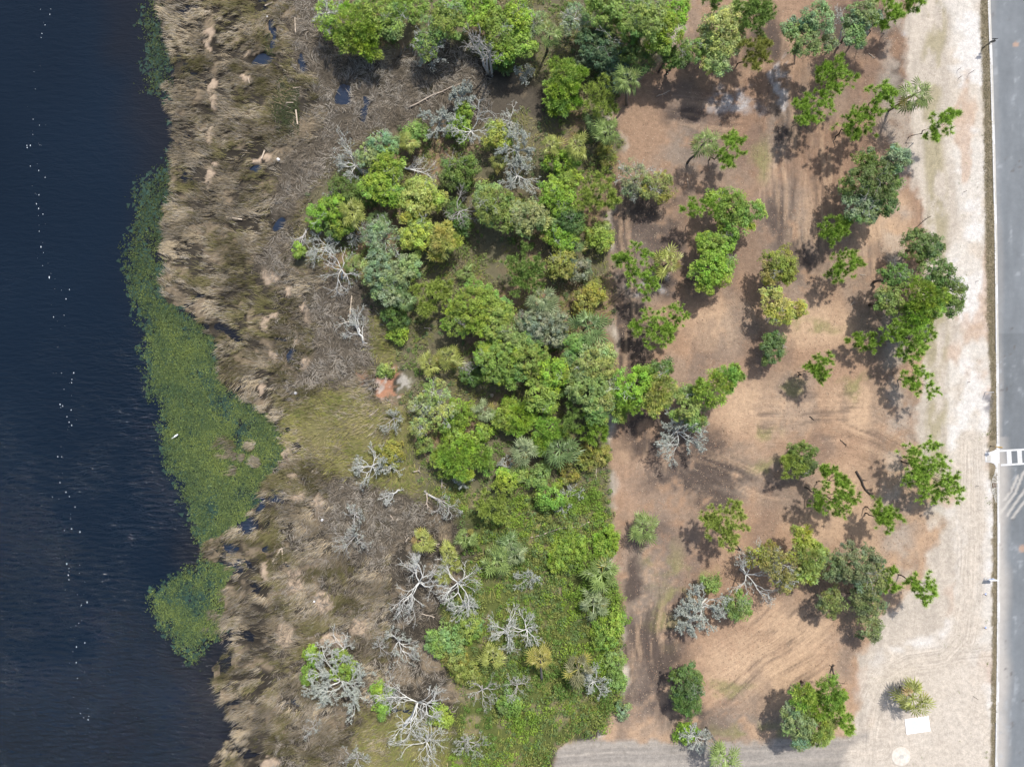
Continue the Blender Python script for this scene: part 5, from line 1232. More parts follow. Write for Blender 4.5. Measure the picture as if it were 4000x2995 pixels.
def crown(kind, lobes, tone, rng):
    base = np.array(TONE[tone])
    Vs, Fs, Cs = [], [], []; off = 0
    if kind == 'pine':
        NP = 39
        for lob in lobes:
            n = max(7, int(lob[3]**2*7.0))
            p, u = lobe_points(rng, lob, n, .45, .2)
            tipdir = unit(u*np.array([1, 1, .5])+np.array([0, 0, .55])+rng.normal(0, .2, u.shape))
            q = unit(rng.normal(0, 1, (n, NP, 3))+tipdir[:, None]*1.1)
            L = rng.uniform(.36, .60, (n, NP, 1))*rng.uniform(.75, 1.2, (n, 1, 1))
            b = p[:, None]+q*.05-tipdir[:, None]*rng.uniform(0, .35, (n, NP, 1))
            tip = b+q*L
            s = unit(np.cross(q, rng.normal(0, 1, q.shape)))*.04
            V = np.stack([b-s, tip, b+s], 2).reshape(-1, 3)
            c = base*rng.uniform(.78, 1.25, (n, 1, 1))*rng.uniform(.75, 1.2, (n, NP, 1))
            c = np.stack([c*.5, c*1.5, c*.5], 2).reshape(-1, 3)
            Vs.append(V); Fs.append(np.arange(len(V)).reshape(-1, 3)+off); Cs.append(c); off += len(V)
    else:
        cr, per, ls, wr, dn = FOL[kind]
        for lob in lobes:
            lt = base*rng.uniform(.80, 1.18)*np.array([rng.uniform(.86, 1.16), 1., rng.uniform(.75, 1.45)])
            n = max(9, int(lob[3]**2*math.pi*dn*.62/max(.75, cr*2)))
            p, u = lobe_points(rng, lob, n)
            rr = cr*rng.uniform(.5, 1.5, n)
            tint = lt*rng.uniform(.68, 1.30, (n, 1))*np.stack([rng.uniform(.9, 1.14, n), np.ones(n), rng.uniform(.8, 1.2, n)], 1)
            q = unit(rng.normal(0, 1, (n, per, 3))+u[:, None]*.55+np.array([0, 0, .35]))
            pos = p[:, None]+q*rr[:, None, None]*rng.uniform(.55, 1.25, (n, per, 1))*np.array([1, 1, .75])
            if kind == 'cedar':
                d = unit(q+u[:, None]*.7+rng.normal(0, .3, q.shape)-np.array([0, 0, .15]))
                nn = unit(np.cross(d, np.cross(np.array([0, 0, 1.])+rng.normal(0, .5, d.shape), d)))
            else:
                nn = unit(q+rng.normal(0, .4, q.shape)+np.array([.15, .3, .75]))
                d = unit(np.cross(nn, rng.normal(0, 1, q.shape)))
            sz = rng.uniform(.65, 1.3, n*per)*ls
            c = (tint[:, None]*rng.uniform(.72, 1.28, (n, per, 1))).reshape(-1, 3)
            V, F = leaves(pos.reshape(-1, 3), d.reshape(-1, 3), nn.reshape(-1, 3), sz, sz*wr)
            Vs.append(V); Fs.append(F+off); Cs.append(np.repeat(c, 3, 0)); off += len(V)
    return np.concatenate(Vs), np.concatenate(Fs), np.concatenate(Cs)

def wobble(rng, a, b, n, amt):
    t = np.linspace(0, 1, n)[:, None]
    P = np.asarray(a)*(1-t)+np.asarray(b)*t
    j = rng.normal(0, amt, (n, 3))*np.sin(t*math.pi)
    return P+j

def trunk_mesh(rng, base, gz, lobes, kind, h):
    mb = MB()
    big = max(l[3] for l in lobes)
    r0 = {'pine': .085, 'oak': .2, 'cedar': .15, 'broad': .17, 'lichen': .14, 'shrub': .06}[kind]*(.7+.12*big)
    cx = sum(l[0]*l[3] for l in lobes)/sum(l[3] for l in lobes); cy = sum(l[1]*l[3] for l in lobes)/sum(l[3] for l in lobes)
    fork = np.array([cx*.55+base[0]*.45, cy*.55+base[1]*.45, gz+(h-gz)*(.62 if kind != 'shrub' else .35)])
    P = wobble(rng, (base[0], base[1], gz-.15), fork, 6, .05*h)
    P[0] = (base[0], base[1], gz-.15); P[-1] = fork
    mb.tube(P, [r0*1.35, r0, r0*.8], 7)
    for l in lobes:
        c = np.array([l[0], l[1], l[2]])
        Q = wobble(rng, fork, c, 5, .06*l[3]); Q[0] = fork; Q[-1] = c
        mb.tube(Q, [r0*.7, r0*.3], 4)
        nb = int(5+l[3]*2) if kind != 'shrub' else 4
        for k in range(nb):
            t = rng.uniform(.35, 1.); s = Q[0]*(1-t)+c*t
            a = rng.uniform(0, 6.28)
            e = c+np.array([math.cos(a)*l[3]*.85, math.sin(a)*l[3]*.85, l[3]*rng.uniform(-.15, .4)])
            mb.tube(wobble(rng, s, e, 4, .07*l[3]), [r0*.3, r0*.08], 3, False)
    return mb

def build_tree(i, kind, lobes, base, tone, label):
    rng = np.random.default_rng(5000+i)
    gz = hz1(*base)
    nm, cat, grp = KINDS[kind]
    e = empty(nm, (base[0], base[1], gz), label, cat, grp)
    o = np.array([base[0], base[1], gz])
    if kind == 'pine':      # open crowns: several offset boughs per measured lobe
        L2 = []
        lobes_ = [(l[0], l[1], l[2], l[3]*1.22) for l in lobes]
        for l in lobes_:
            k = max(4, int(l[3]*2.8))
            for q in range(k):
                a = q*2*math.pi/k+rng.uniform(-.5, .5); d = l[3]*rng.uniform(.40, .82)
                L2.append((l[0]+d*math.cos(a), l[1]+d*math.sin(a), l[2]+rng.uniform(-.8, .5), l[3]*rng.uniform(.38, .56)))
            L2.append((l[0], l[1], l[2]+l[3]*.35, l[3]*.42))
        lob2 = L2
    else:                   # break each measured lobe into a main mass and side lobes
        L2 = []
        for l in lobes:
            l = (l[0], l[1], l[2], l[3]*1.11)
            L2.append((l[0], l[1], l[2], l[3]*.92))
            k = 3 if l[3] < 1.2 else 5
            for q in range(k):
                a = q*2*math.pi/k+rng.uniform(-.6, .6); d = l[3]*rng.uniform(.62, .88)
                L2.append((l[0]+d*math.cos(a), l[1]+d*math.sin(a), l[2]-l[3]*rng.uniform(.0, .45), l[3]*rng.uniform(.30, .46)))
        lob2 = L2
    h = lobes[0][2]
    V, F, C = crown(kind, lob2, tone, rng)
    V[:, 2] = np.maximum(V[:, 2], gz+.05)
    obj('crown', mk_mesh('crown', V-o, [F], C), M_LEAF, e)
    mb = trunk_mesh(rng, base, gz, lobes if kind != 'pine' else lobes, kind, h)
    me = mb.mesh('trunk', True); me.transform(Matrix.Translation(-Vector(o)))
    obj('trunk', me, M_DARKBARK if kind == 'pine' else M_BARK, e)
    if kind in ('broad', 'oak') and rng.random() < .75:
        mb = MB(); tips = []
        l = lobes[int(rng.integers(0, len(lobes)))]; a0 = rng.uniform(0, 6.28)
        c0 = np.array([l[0]+math.cos(a0)*l[3]*.35, l[1]+math.sin(a0)*l[3]*.35, l[2]+l[3]*.1])
        branch(rng, mb, c0-np.array([0, 0, l[3]*.5]), np.array([0, 0, 1.]), l[3]*.62, .035, 0, tips, 4, .9)
        me = mb.mesh('bare_twigs', True); me.transform(Matrix.Translation(-Vector(o)))
        obj('bare_twigs', me, M_DEAD2 if rng.random() < .5 else M_DEAD, e)
    if kind == 'lichen':
        mb = MB(); tips = []
        for l in lobes:
            dead_limbs(rng, mb, np.array([l[0], l[1], max(gz+.1, l[2]-l[3]*.3)]), l[3]*1.02, l[2], 7, 5, 3, .05, tips, up=.35)
        for l in lobes[1:]:
            mb.tube(wobble(rng, (lobes[0][0], lobes[0][1], max(gz+.1, lobes[0][2]-lobes[0][3]*.3)), (l[0], l[1], max(gz+.1, l[2]-l[3]*.3)), 4, .03), [.06, .04], 4)
        add_lichen(rng, e, tips, .6, o)
        me = mb.mesh('branches', True); me.transform(Matrix.Translation(-Vector(o)))
        obj('branches', me, M_DEAD, e)
    return e

def add_lichen(rng, e, tips, amount, o):
    if amount <= 0 or not tips: return
    P = np.concatenate(tips)
    n = int(len(P)*(amount*2.4 if amount < .9 else 6.5))
    p = P[rng.integers(0, len(P), n)]+rng.normal(0, .09, (n, 3))
    nn = unit(rng.normal(0, 1, (n, 3))+np.array([0, 0, .5])); d = unit(np.cross(nn, rng.normal(0, 1, (n, 3))))
    sz = rng.uniform(.08, .20, n)
    V, F = leaves(p, d, nn, sz, sz*.7)
    c = np.array((.40, .43, .37))*rng.uniform(.65, 1.15, (n, 1))
    obj('lichen', mk_mesh('lichen', V-o, [F], np.repeat(c, 3, 0)), M_GRASS, e)['kind'] = 'stuff'

def dead_limbs(rng, mb, c, r, h, nl, ns, nt, r0, tips, up=.5, az0=None, spread=6.283, crook=.035):
    """limbs radiating from a fork, each with side branches and twigs"""
    az0 = rng.uniform(0, 6.28) if az0 is None else az0
    for k in range(nl):
        a = az0+(k+rng.uniform(-.35, .35))*spread/nl-(spread/2 if spread < 6 else 0)
        Lr = r*rng.uniform(.45, 1.2); zz = Lr*up*rng.uniform(.15, 1.2)
        end = c+np.array([math.cos(a)*Lr, math.sin(a)*Lr, zz])
        P = wobble(rng, c, end, 7, Lr*crook); P[0] = c
        mb.tube(P, [r0, r0*.7, r0*.3], 5)
        tips.append(P[3:])
        for s in range(ns):
            t = rng.uniform(.22, .97); f = t*6; i = int(f); q = P[i]+(P[min(i+1, 6)]-P[i])*(f-i)
            b = a+rng.choice([-1, 1])*rng.uniform(.2, .85); l2 = r*rng.uniform(.18, .55)*(1.2-.5*t)
            e2 = q+np.array([math.cos(b)*l2, math.sin(b)*l2, l2*rng.uniform(-.1, .7)])
            P2 = wobble(rng, q, e2, 4, l2*crook*1.1); P2[0] = q
            mb.tube(P2, [r0*.42, r0*.16], 3, False)
            tips.append(P2[1:])
            for w_ in range(nt):
                t2 = rng.uniform(.2, 1.); f2 = t2*3; i2 = int(f2); q2 = P2[i2]+(P2[min(i2+1, 3)]-P2[i2])*(f2-i2)
                b2 = b+rng.choice([-1, 1])*rng.uniform(.2, .9); l3 = l2*rng.uniform(.25, .6)
                e3 = q2+np.array([math.cos(b2)*l3, math.sin(b2)*l3, l3*rng.uniform(-.1, .7)])
                P3 = np.array([q2, e3])
                mb.tube(P3, [max(.017, r0*.2), .011], 3, False)
                tips.append(P3[1:]); tips.append((P3[:1]+P3[1:])/2)

def branch(rng, mb, p, d, L, r, depth, tips, maxd=5, spread=.6, flat=0., zmin=-9.):
    """one crooked limb that forks again and again"""
    n = 4 if depth < 2 else 3
    P = [p]
    for k in range(n-1):
        d = d+rng.normal(0, .16, 3)*np.array([1, 1, .6])
        d[2] = d[2]*(1-flat)
        d = d/np.linalg.norm(d)
        q = P[-1]+d*L/(n-1); q[2] = max(q[2], zmin)
        P.append(q)
    P = np.array(P)
    mb.tube(P, [r, r*.72], 5 if depth == 0 else (4 if depth == 1 else 3), depth == 0)
    tips.append(P[1:])
    if depth >= maxd: return
    kids = 3 if (rng.random() < .45 or depth == 0) else 2
    for k in range(kids):
        t = 1. if k < 2 else rng.uniform(.3, .8)
        s = P[-1] if t == 1. else P[int(t*(n-1))]
        ax = rng.normal(0, 1, 3); ax -= d*np.dot(ax, d); ax /= np.linalg.norm(ax)+1e-9
        an = rng.uniform(.35, 1.1)*spread
        dd = d*math.cos(an)+ax*math.sin(an)+np.array([0, 0, .06])
        branch(rng, mb, s, dd/np.linalg.norm(dd), L*rng.uniform(.58, .90), max(r*.68, .012), depth+1, tips, maxd, spread, flat, zmin)

def build_dead(i, style, base, cen, h, r, lich, label):
    rng = np.random.default_rng(9000+i)
    gz = hz1(*base); o = np.array([base[0], base[1], gz])
    nm = 'fallen_tree' if style == 'fallen' else ('brush_pile' if h < 1 else 'dead_tree')
    e = empty(nm, tuple(o), label, {'fallen_tree': 'fallen tree', 'brush_pile': 'brush pile', 'dead_tree': 'dead tree'}[nm], 'bare dead trees')
    mb = MB(); mt = MB(); tips = []
    B = np.array([base[0], base[1], gz-.15])
    R = .05+.013*r
    if style == 'stand' or style == 'big':
        fork = np.array([cen[0]*.6+base[0]*.4, cen[1]*.6+base[1]*.4, gz+max(.15, (h-gz)*.5)])
        P = wobble(rng, B, fork, 5, .03*h); P[0] = B; P[-1] = fork
        mt.tube(P, [R*2.2, R*1.4], 7)
        nl = int(rng.integers(5, 8)) if r > 1.6 else int(rng.integers(4, 6))
        lean = rng.uniform(0, 6.28)
        for k in range(nl):
            az = lean+(k+rng.uniform(-.4, .4))*6.283/nl
            el = rng.uniform(.15, .8); Lk = r*(.43 if style == 'big' else .47)*rng.uniform(.65, 1.25)*(1.15 if math.cos(az-lean) > 0 else .85)
            d = np.array([math.cos(az)*math.cos(el), math.sin(az)*math.cos(el), math.sin(el)])
            branch(rng, mb, fork.copy(), d, Lk, R*(.92 if style == 'big' else .72), 0, tips, 5 if style == 'big' else 4, .80, .12, gz+.05)
    elif style == 'tall':
        top = np.array([cen[0], cen[1], h*.9])
        for k, (dx, dy) in enumerate(((0, 0), (1.5, -.6), (-1.2, .6))):
            tp = top+np.array([dx*1.1, dy, -abs(dx)*.8])
            P = wobble(rng, B+np.array([dx*.12, dy*.1, 0]), tp, 8, .18); P[0] = B+np.array([dx*.12, dy*.1, 0])
            mt.tube(P, [.22, .15, .05], 7)
            for q in range(9):
                t = rng.uniform(.4, 1.); f = t*7; j = int(f); s = P[j]+(P[min(j+1, 7)]-P[j])*(f-j)
                a_ = rng.uniform(0, 6.28); branch(rng, mb, s.copy(), np.array([math.cos(a_)*.7, math.sin(a_)*.7, .7]), r*.36*(1.4-.6*t), .05, 1, tips, 4, .8)
        for q in range(5):
            a = rng.uniform(0, 6.28); mt.tube([B+np.array([0, 0, .3]), B+np.array([math.cos(a)*.7, math.sin(a)*.7, .12])], [.12, .04], 5)
    else:
        d = np.array([cen[0]-base[0], cen[1]-base[1], 0]); L = max(np.linalg.norm(d), .1); d /= L
        az = math.atan2(d[1], d[0])
        end = B+d*(L*1.1)+np.array([0, 0, .15+.45*h])
        P = wobble(rng, B+np.array([0, 0, .25]), end, 6, .1); mt.tube(P, [R*1.9, R*1.4, R*.7], 7)
        for t in (.45, .75, 1.):
            s = P[int(t*5)]
            for k in range(2):
                a_ = az+rng.uniform(-.9, .9); branch(rng, mb, s.copy(), np.array([math.cos(a_), math.sin(a_), .25]), r*.30, R*.6, 0, tips, 4, .8, .2, gz+.05)
        for q in range(5):
            a = az+math.pi+rng.uniform(-1.2, 1.2); mt.tube([B+np.array([0, 0, .25]), B+np.array([math.cos(a)*.55, math.sin(a)*.55, rng.uniform(.1, .5)])], [.07, .02], 4)
    V0 = np.concatenate(mb.V); V0[:, 2] = np.maximum(V0[:, 2], gz+.04)
    mb.V = [V0-o]; mt.V = [np.concatenate(mt.V)-o]
    m = M_DARKBARK if 'dark crooked' in label else (M_DEAD if (style in ('big',) or lich > .4 or 'white' in label or 'bleached' in label) else M_DEAD2)
    obj('branches', mb.mesh('branches', True), m, e)
    obj('trunk', mt.mesh('trunk', True), m, e)
    add_lichen(rng, e, tips, lich, o)

for i, (kind, lobes, base, tone, label) in enumerate(TREES):
    build_tree(i, kind, lobes, base, tone, label)
for i, row in enumerate(DEAD):
    build_dead(i, *row)

# ------------------------------------------------------------------ palms, every fan leaf its own part
PT = dict(green=(.24, .32, .095), deep=(.18, .265, .095), pale=(.28, .335, .165), yellow=(.34, .37, .095), gold=(.38, .34, .09), brown=(.22, .21, .11), old=(.34, .235, .10))
PMAT = {k: mat_leaf('palm_leaf_'+k, False, v, .22, .42, .45) for k, v in PT.items()}

def frond_mesh(name, seed, droop):
    rng = np.random.default_rng(seed)
    V = []; T = []; Q = []
    def bend(x, y, z):
        return (x*(1-.05*x*droop), y, z-droop*.30*x*x)
    # stalk
    for k, xx in enumerate((0, .3, .58)):
        V += [bend(xx, -.018, .01), bend(xx, .018, .01)]
    Q += [(0, 1, 3, 2), (2, 3, 5, 4)]
    n = 10
    for k in range(n):
        t = -1+2*k/(n-1); a = t*1.75
        L = (.50-.13*abs(t)**2)*rng.uniform(.8, 1.1); ox = .52+.12*(1-abs(t))
        i = len(V); ca, sa = math.cos(a), math.sin(a); w = .036*rng.uniform(.85, 1.1)
        P = [(ox, 0, .0), (ox+ca*L*.5-sa*w, sa*L*.5+ca*w, -.01), (ox+ca*L*.55, sa*L*.55, .03), (ox+ca*L*.5+sa*w, sa*L*.5-ca*w, -.01), (ox+ca*L, sa*L, -.10-.06*rng.random())]
        V += [bend(*p) for p in P]
        T += [(i, i+2, i+1), (i, i+3, i+2), (i+1, i+2, i+4), (i+2, i+3, i+4)]
    return mk_mesh(name, V, [Q, T])

FM = {}
for k in PT:
    FM[k] = [frond_mesh('frond', 40+j, d) for j, d in enumerate((.25, .55, 1.0))]
    for m in FM[k]: m.materials.append(PMAT[k])

def build_palm(i, base, cen, h, r, tone, label):
    rng = np.random.default_rng(300+i)
    gz = hz1(*base); o = np.array([base[0], base[1], gz])
    e = empty('palm_tree', tuple(o), label, 'palm tree', 'cabbage palms')
    top = np.array([cen[0], cen[1], h])-o
    P = wobble(rng, (0, 0, -.15), top, 6, .06); P[0] = (0, 0, -.15); P[-1] = top
    mb = MB(); mb.tube(P, [.22, .17, .16, .20], 8)
    for k in range(10):                         # old leaf bases below the crown
        a = k*2.4; z = top-np.array([0, 0, .1+.07*k]); q = np.array([math.cos(a), math.sin(a), .7])
        mb.tube([z+q*.12, z+q*.34], [.05, .02], 4)
    obj('trunk', mb.mesh('trunk', True), M_PALMBARK, e)
    n = int(18+r*5.5)
    L = r/.85
    old_share = {'yellow': .28, 'gold': .7, 'brown': .35}.get(tone, .12)
    for k in range(n):
        if rng.random() < .14: continue
        t = (k+.5)/n
        el = .85-1.35*t+rng.normal(0, .2)
        yaw = k*2.39996+rng.normal(0, .3)
        ok = t > .55 and rng.random() < old_share
        m = FM['gold' if (ok and rng.random() < .6) else ('old' if ok else tone)][0 if t < .35 else (1 if t < .75 else 2)]
        f = bpy.data.objects.new('frond', m); COL.objects.link(f); f.parent = e
        f.location = tuple(top+np.array([0, 0, .05*(1-t)]))
        f.rotation_euler = (rng.normal(0, .4), -el, yaw)
        s = L*rng.uniform(.66, 1.12)*(1. if t > .2 else .8); f.scale = (s, s, s)

for i, row in enumerate(PALMS):
    build_palm(i, *row)

# ------------------------------------------------------------------ logs and planks
def build_log(i, a, b, wd, kind, label):
    rng = np.random.default_rng(700+i)
    a = np.array(a); b = np.array(b); c = (a+b)/2; L = float(np.linalg.norm(b-a)); yaw = math.atan2(b[1]-a[1], b[0]-a[0])
    za, zb, zc = hz1(*a), hz1(*b), hz1(*c)
    lift = .12 if c[0] < 8 else .0
    z = max(zc, (za+zb)/2, .02)+wd*.4+lift
    mb = MB()
    if kind == 'plank':
        mb.box((0, 0, 0), (L, wd, wd*.45), bev=.012)
        o = obj('plank', mb.mesh('plank'), M_PLANK)
        tag(o, label, 'plank', 'planks washed into the marsh')
    else:
        n = 7; P = np.zeros((n, 3)); P[:, 0] = np.linspace(-L/2, L/2, n); P[:, 1] = rng.normal(0, L*.02, n); P[:, 2] = rng.normal(0, .02, n)
        mb.tube(P, [wd*.55, wd*.5, wd*.32], 8)
        for k in range(4 if L > 2 else 2):
            j = rng.integers(2, n-1); s = rng.choice([-1, 1]); l = wd*rng.uniform(1.5, 3.5)
            mb.tube([P[j], P[j]+np.array([l*.7, s*l, wd*.4])], [wd*.25, wd*.08], 5)
        dk = 'dark' in label or 'brown stick' in label or 'rotten' in label
        o = obj('log', mb.mesh('log', True), M_DARKBARK if dk else M_LOG)
        tag(o, label, 'log', 'fallen logs and sticks')
    o.location = (c[0], c[1], z); o.rotation_euler = (0, 0, yaw)
for i, row in enumerate(LOGS):
    build_log(i, *row)

# ------------------------------------------------------------------ signs, slab, stakes and other small things
def rotz(a):
    return [[math.cos(a), -math.sin(a), 0], [math.sin(a), math.cos(a), 0], [0, 0, 1]]

def post_sign():
    x, y = (70.88,50.46); e = empty('street_sign', (x, y, .38), 'black street sign post by the kerb at the upper right', 'street sign')
    mb = MB(); mb.tube([(0, 0, -.1), (0, 0, .25), (0, 0, .3), (0, 0, 2.75)], [.09, .08, .05, .045], 10); mb.tube([(0, 0, 2.75), (0, 0, 2.8), (0, 0, 2.9)], [.07, .07, .01], 8); obj('post', mb.mesh('post'), M_BLACK, e)
    mb = MB(); a = [math.pi/8+k*math.pi/4 for k in range(8)]
    V = [(.42*math.cos(t), s, 2.15+.42*math.sin(t)) for s in (-.075, -.05) for t in a]
    mb.add(V, [(k, (k+1) % 8, 8+(k+1) % 8, 8+k) for k in range(8)], [(0, k+1, k) for k in range(1, 7)]+[(8, 8+k, 9+k) for k in range(1, 7)])
    obj('sign_plate', mb.mesh('sign_plate'), M_BLACK, e)
    mb = MB(); mb.box((0, .07, 2.68), (.85, .03, .2), bev=.008); obj('name_blade', mb.mesh('name_blade'), M_BLACK, e)
    mb = MB(); mb.box((-.02, -.062, 1.35), (.5, .025, .3), bev=.008); obj('lower_plate', mb.mesh('lower_plate'), M_BLACK, e)
def cross_sign():
    x, y = (72.04,-9.43); e = empty('crossing_sign', (x, y, .38), 'yellow crossing sign on a black post at the crosswalk', 'road sign')
    mb = MB(); mb.tube([(0, 0, -.1), (0, 0, .2), (0, 0, .24), (0, 0, 2.55)], [.09, .08, .045, .04], 10); obj('post', mb.mesh('post'), M_BLACK, e)
    for s, z, k in ((.062, 2.1, .38), (-.062, 2.1, .38)):
        mb = MB(); mb.box((0, s, z), (k*1.45, .02, k*1.45), rot=[[math.cos(.785), 0, math.sin(.785)], [0, 1, 0], [-math.sin(.785), 0, math.cos(.785)]], bev=.006)
        obj('sign_plate', mb.mesh('sign_plate'), M_YELLOW, e)
    mb = MB(); mb.box((0, .06, 1.42), (.5, .02, .28), bev=.006); obj('arrow_plate', mb.mesh('arrow_plate'), M_YELLOW, e)
def lot_board():
    x, y = (71.15,-29.28); e = empty('notice_board', (x, y, .40), 'white board on two posts on the sand beside the kerb', 'sign board')
    for dx in (0, 1.15):
        mb = MB(); mb.box((dx, 0, .6), (.09, .09, 1.4), bev=.01); obj('post', mb.mesh('post'), M_WHITE, e)
    mb = MB(); mb.box((.575, -.065, .8), (1.2, .03, .78), bev=.006); b = obj('board', mb.mesh('board'), M_WHITE, e)
    mb = MB(); mb.box((.6, .062, .72), (.75, .02, .14), bev=.003); obj('blue_band', mb.mesh('blue_band'), M_BLUE, e)
    mb = MB(); mb.box((.575, 0, 1.26), (1.3, .14, .04), bev=.008); obj('cap_rail', mb.mesh('cap_rail'), M_WHITE, e)
def slab():
    f = lambda a, b: ((3440+a/4.665-2000)*.03871, (1497.5-2640-b/4.665)*.03871)
    q = [f(*p) for p in ((408,755),(440,1030),(873,968),(838,700))]
    c = (sum(p[0] for p in q)/4, sum(p[1] for p in q)/4); z = hz1(*c)
    e = empty('concrete_slab', (c[0], c[1], z), 'white rectangular concrete slab with hatch doors below the sand palm', 'slab')
    mb = MB(); mb.prism([(x-c[0], y-c[1]) for x, y in q], -.3, .09); obj('base', mb.mesh('base'), M_WHITE, e)
    yaw = math.atan2(q[3][1]-q[0][1], q[3][0]-q[0][0])
    for s in (1, -1):
        mb = MB(); k = .5*s
        mb.box((-math.sin(yaw)*k, math.cos(yaw)*k, .105), (1.75, .96, .035), rot=rotz(yaw), bev=.015); d = obj('hatch_door', mb.mesh('hatch_door'), M_HATCH, e)
        mb = MB(); mb.tube([(-math.sin(yaw)*k*.4-.12, math.cos(yaw)*k*.4, .135), (-math.sin(yaw)*k*.4+.12, math.cos(yaw)*k*.4, .135)], [.015, .015], 6); obj('handle', mb.mesh('handle'), M_CONC, d)
    x, y = f(340, 1430); z = hz1(x, y)
    e = empty('round_well_top', (x, y, z), 'round dusty concrete well top on the sand below the white slab', 'well top')
    mb = MB(); mb.tube([(0, 0, -.3), (0, 0, .04), (0, 0, .06)], [1.41, 1.41, 1.37], 40); obj('disc', mb.mesh('disc'), M_DUST, e)
    mb = MB(); mb.tube([(.1, -.05, .05), (.1, -.05, .085)], [.36, .34], 24); obj('lid', mb.mesh('lid'), M_CONC, e)
M_HATCH = mat_solid('hatch_metal', (.52, .56, .62), rough=.55, lo=.94, hi=1.04, bump=.02)
M_DUST = mat_solid('dusty_concrete', (.56, .51, .44), scale=1.6, lo=.75, hi=1.2)

def stakes():
    rows = [((67.11,47.15),.8,(.06,.03),'survey stake on the white sand, upper left of a trio'),
            ((67.27,45.93),.8,(.06,.05),'survey stake on the white sand, lowest of a trio'),
            ((68.75,46.56),1.2,(.1,.05),'survey stake on the white sand, right of a trio'),
            ((67.93,28.75),.8,(.05,.02),'survey stake on the sand level with the biggest dark tree'),
            ((68.59,0.21),.6,(.02,.0),'survey stake on the sand left of the grey spoil heap'),
            ((69.87,15.35),.6,(.03,.0),'survey stake on the sand right of the oak cluster'),
            ((69.91,-15.35),.6,(.04,.0),'survey stake on the sand right of the biggest pine'),
            ((70.96,-31.7),.75,(.05,-.02),'thin stake next to the upper blue cap below the white board'),
            ((70.92,-36.7),.75,(.05,-.02),'thin stake next to the lower blue cap below the white board'),
            ((69.45,-47.08),1.1,(.1,0),'thick stake on the small white sand patch near the slab')]
    for (x, y), h, (lx, ly), label in rows:
        z = hz1(x, y)
        mb = MB(); mb.tube([(0, 0, -.2), (lx*.6, ly*.6, h*.92), (lx*.7, ly*.7, h)], [.035, .035, .02], 5)
        o = obj('survey_stake', mb.mesh('survey_stake'), M_STAKE); o.location = (x, y, z)
        tag(o, label, 'stake', 'survey stakes on the sand')
    for (x, y), label in (((71.34,-31.68),'upper blue cap on the sand below the white board'), ((71.34,-36.72),'lower blue cap on the sand below the white board')):
        z = hz1(x, y)
        e = empty('valve_cap', (x, y, z), label, 'valve cap', 'blue caps on the sand')
        mb = MB(); mb.tube([(0, 0, -.1), (0, 0, .05), (0, 0, .07)], [.14, .14, .12], 14); obj('collar', mb.mesh('collar'), M_BLUE, e)
        mb = MB(); mb.tube([(0, 0, .066), (0, 0, .09)], [.08, .07], 12); obj('lid', mb.mesh('lid'), M_WHITE, e)
    x, y = (71.27,-1.3); z = hz1(x, y)
    mb = MB(); mb.tube([(0, 0, -.2), (.02, 0, 1.75), (.02, 0, 1.8)], [.055, .055, .03], 8)
    o = obj('marker_pipe', mb.mesh('marker_pipe'), M_WHITE); o.location = (x, y, z); tag(o, 'white marker pipe standing in the grey spoil by the kerb', 'pipe')

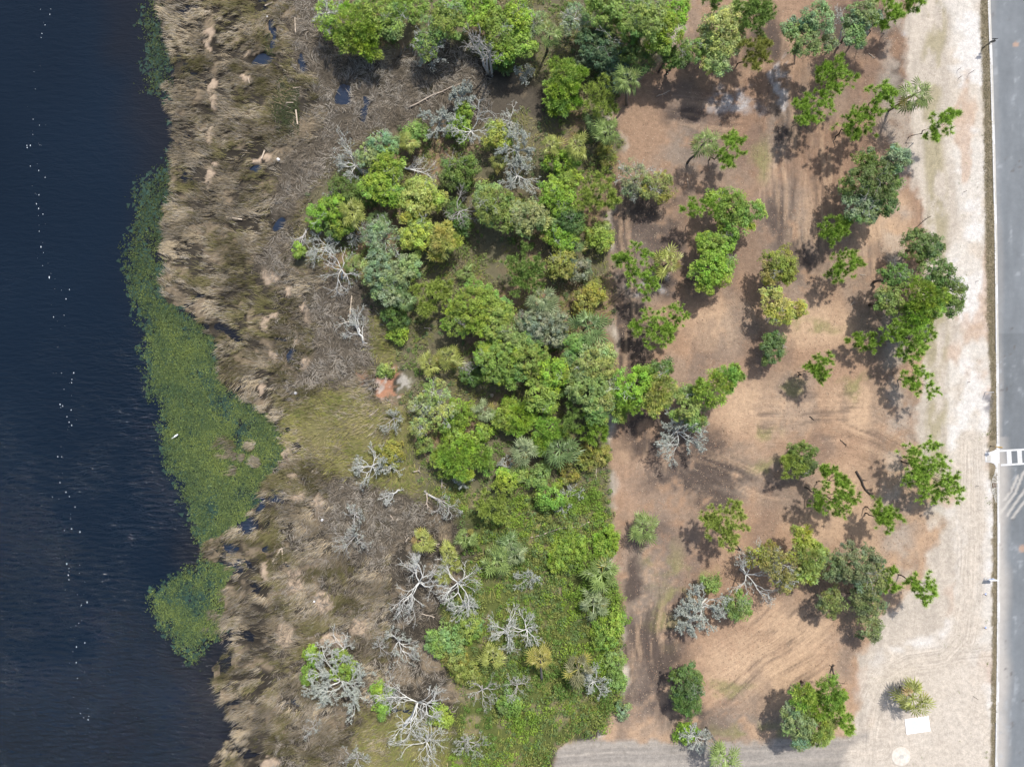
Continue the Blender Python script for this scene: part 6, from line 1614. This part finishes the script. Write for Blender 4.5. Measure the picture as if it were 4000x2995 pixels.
def egret():
    x, y = (-50.63,-7.92); d = math.atan2(-.63, -.775)
    e = empty('egret', (x, y, .02), 'white egret standing on the floating weed', 'bird')
    e.rotation_euler = (0, 0, d)
    mb = MB()
    P = [(-.46, 0, .42), (-.36, 0, .46), (-.2, 0, .52), (-.02, 0, .56), (.1, 0, .60), (.18, 0, .66), (.26, 0, .72), (.36, 0, .76), (.45, 0, .80), (.52, 0, .82), (.57, 0, .815)]
    mb.tube(P, [.02, .06, .115, .125, .09, .05, .034, .03, .038, .042, .015], 12)
    obj('body', mb.mesh('body', True), M_WHITE, e)
    for s in (-1, 1):
        mb = MB()
        V = []; n = 7
        for k in range(n):
            t = k/(n-1); xx = .06-.5*t; w = .085*math.sin(math.pi*min(1, t*.85+.12))
            V += [(xx, s*(.06+w*.55), .62-.13*t+.0), (xx, s*(.10+w*.5), .57-.13*t), (xx, s*(.07+w*.3), .50-.09*t)]
        Q = [(k*3+j, k*3+j+1, k*3+j+4, k*3+j+3) for k in range(n-1) for j in range(2)]
        mb.add(V, Q); obj('wing', mb.mesh('wing', True), M_WHITE, e)
        mb = MB(); mb.tube([(-.02, s*.05, .50), (.02, s*.05, .26), (-.02, s*.055, .02)], [.018, .010, .009], 6)
        for a in (-.5, 0, .5): mb.tube([(-.02, s*.055, .02), (-.02+.1*math.cos(a), s*.055+.1*math.sin(a), .012)], [.008, .004], 4)
        mb.tube([(-.02, s*.055, .02), (-.08, s*.055, .012)], [.008, .004], 4)
        obj('leg', mb.mesh('leg'), M_BLACK, e)
    mb = MB(); mb.tube([(.555, 0, .815), (.66, 0, .80)], [.016, .003], 6); obj('beak', mb.mesh('beak'), M_YELLOW, e)

def lumps():
    rng = np.random.default_rng(77)
    rows = [('foam_block', (-35.2,33.66),.28,M_WHITE,'white foam block in the reeds beside the short thick plank','litter'),
            ('foam_block', (-36.96,55.28),.16,M_WHITE,'white foam scrap in the reeds near the top of the marsh','litter'),
            ('foam_block', (-32.63,-1.43),.24,M_WHITE,'white foam lump at the foot of the brown brush above the yellow grass','litter'),
            ('foam_block', (-28.59,-20.54),.22,M_WHITE,'white foam lump in the tan reeds above the plank triangle','litter'),
            ('foam_block', (-29.78,-32.82),.16,M_WHITE,'white foam scrap in the reeds below the plank triangle','litter'),
            ('boulder', (-3.06,-1.78),.30,M_LOG,'pale round stone on the bare soil in the wood','stone')]
    import bmesh
    for nm, (x, y), r, mat, label, cat in rows:
        bm = bmesh.new(); bmesh.ops.create_icosphere(bm, subdivisions=2, radius=r)
        for v in bm.verts:
            v.co *= 1+.35*(N1(v.co.x*3+x, v.co.y*3+v.co.z*2, .6*r, 2)-.5); v.co.z *= .7
        me = bpy.data.meshes.new(nm); bm.to_mesh(me); bm.free()
        o = obj(nm, me, mat); o.location = (x, y, max(hz1(x, y), 0)+r*.45); tag(o, label, cat, 'white litter in the marsh' if nm == 'foam_block' else None)

for f in (post_sign, cross_sign, lot_board, slab, stakes, egret, lumps):
    f()
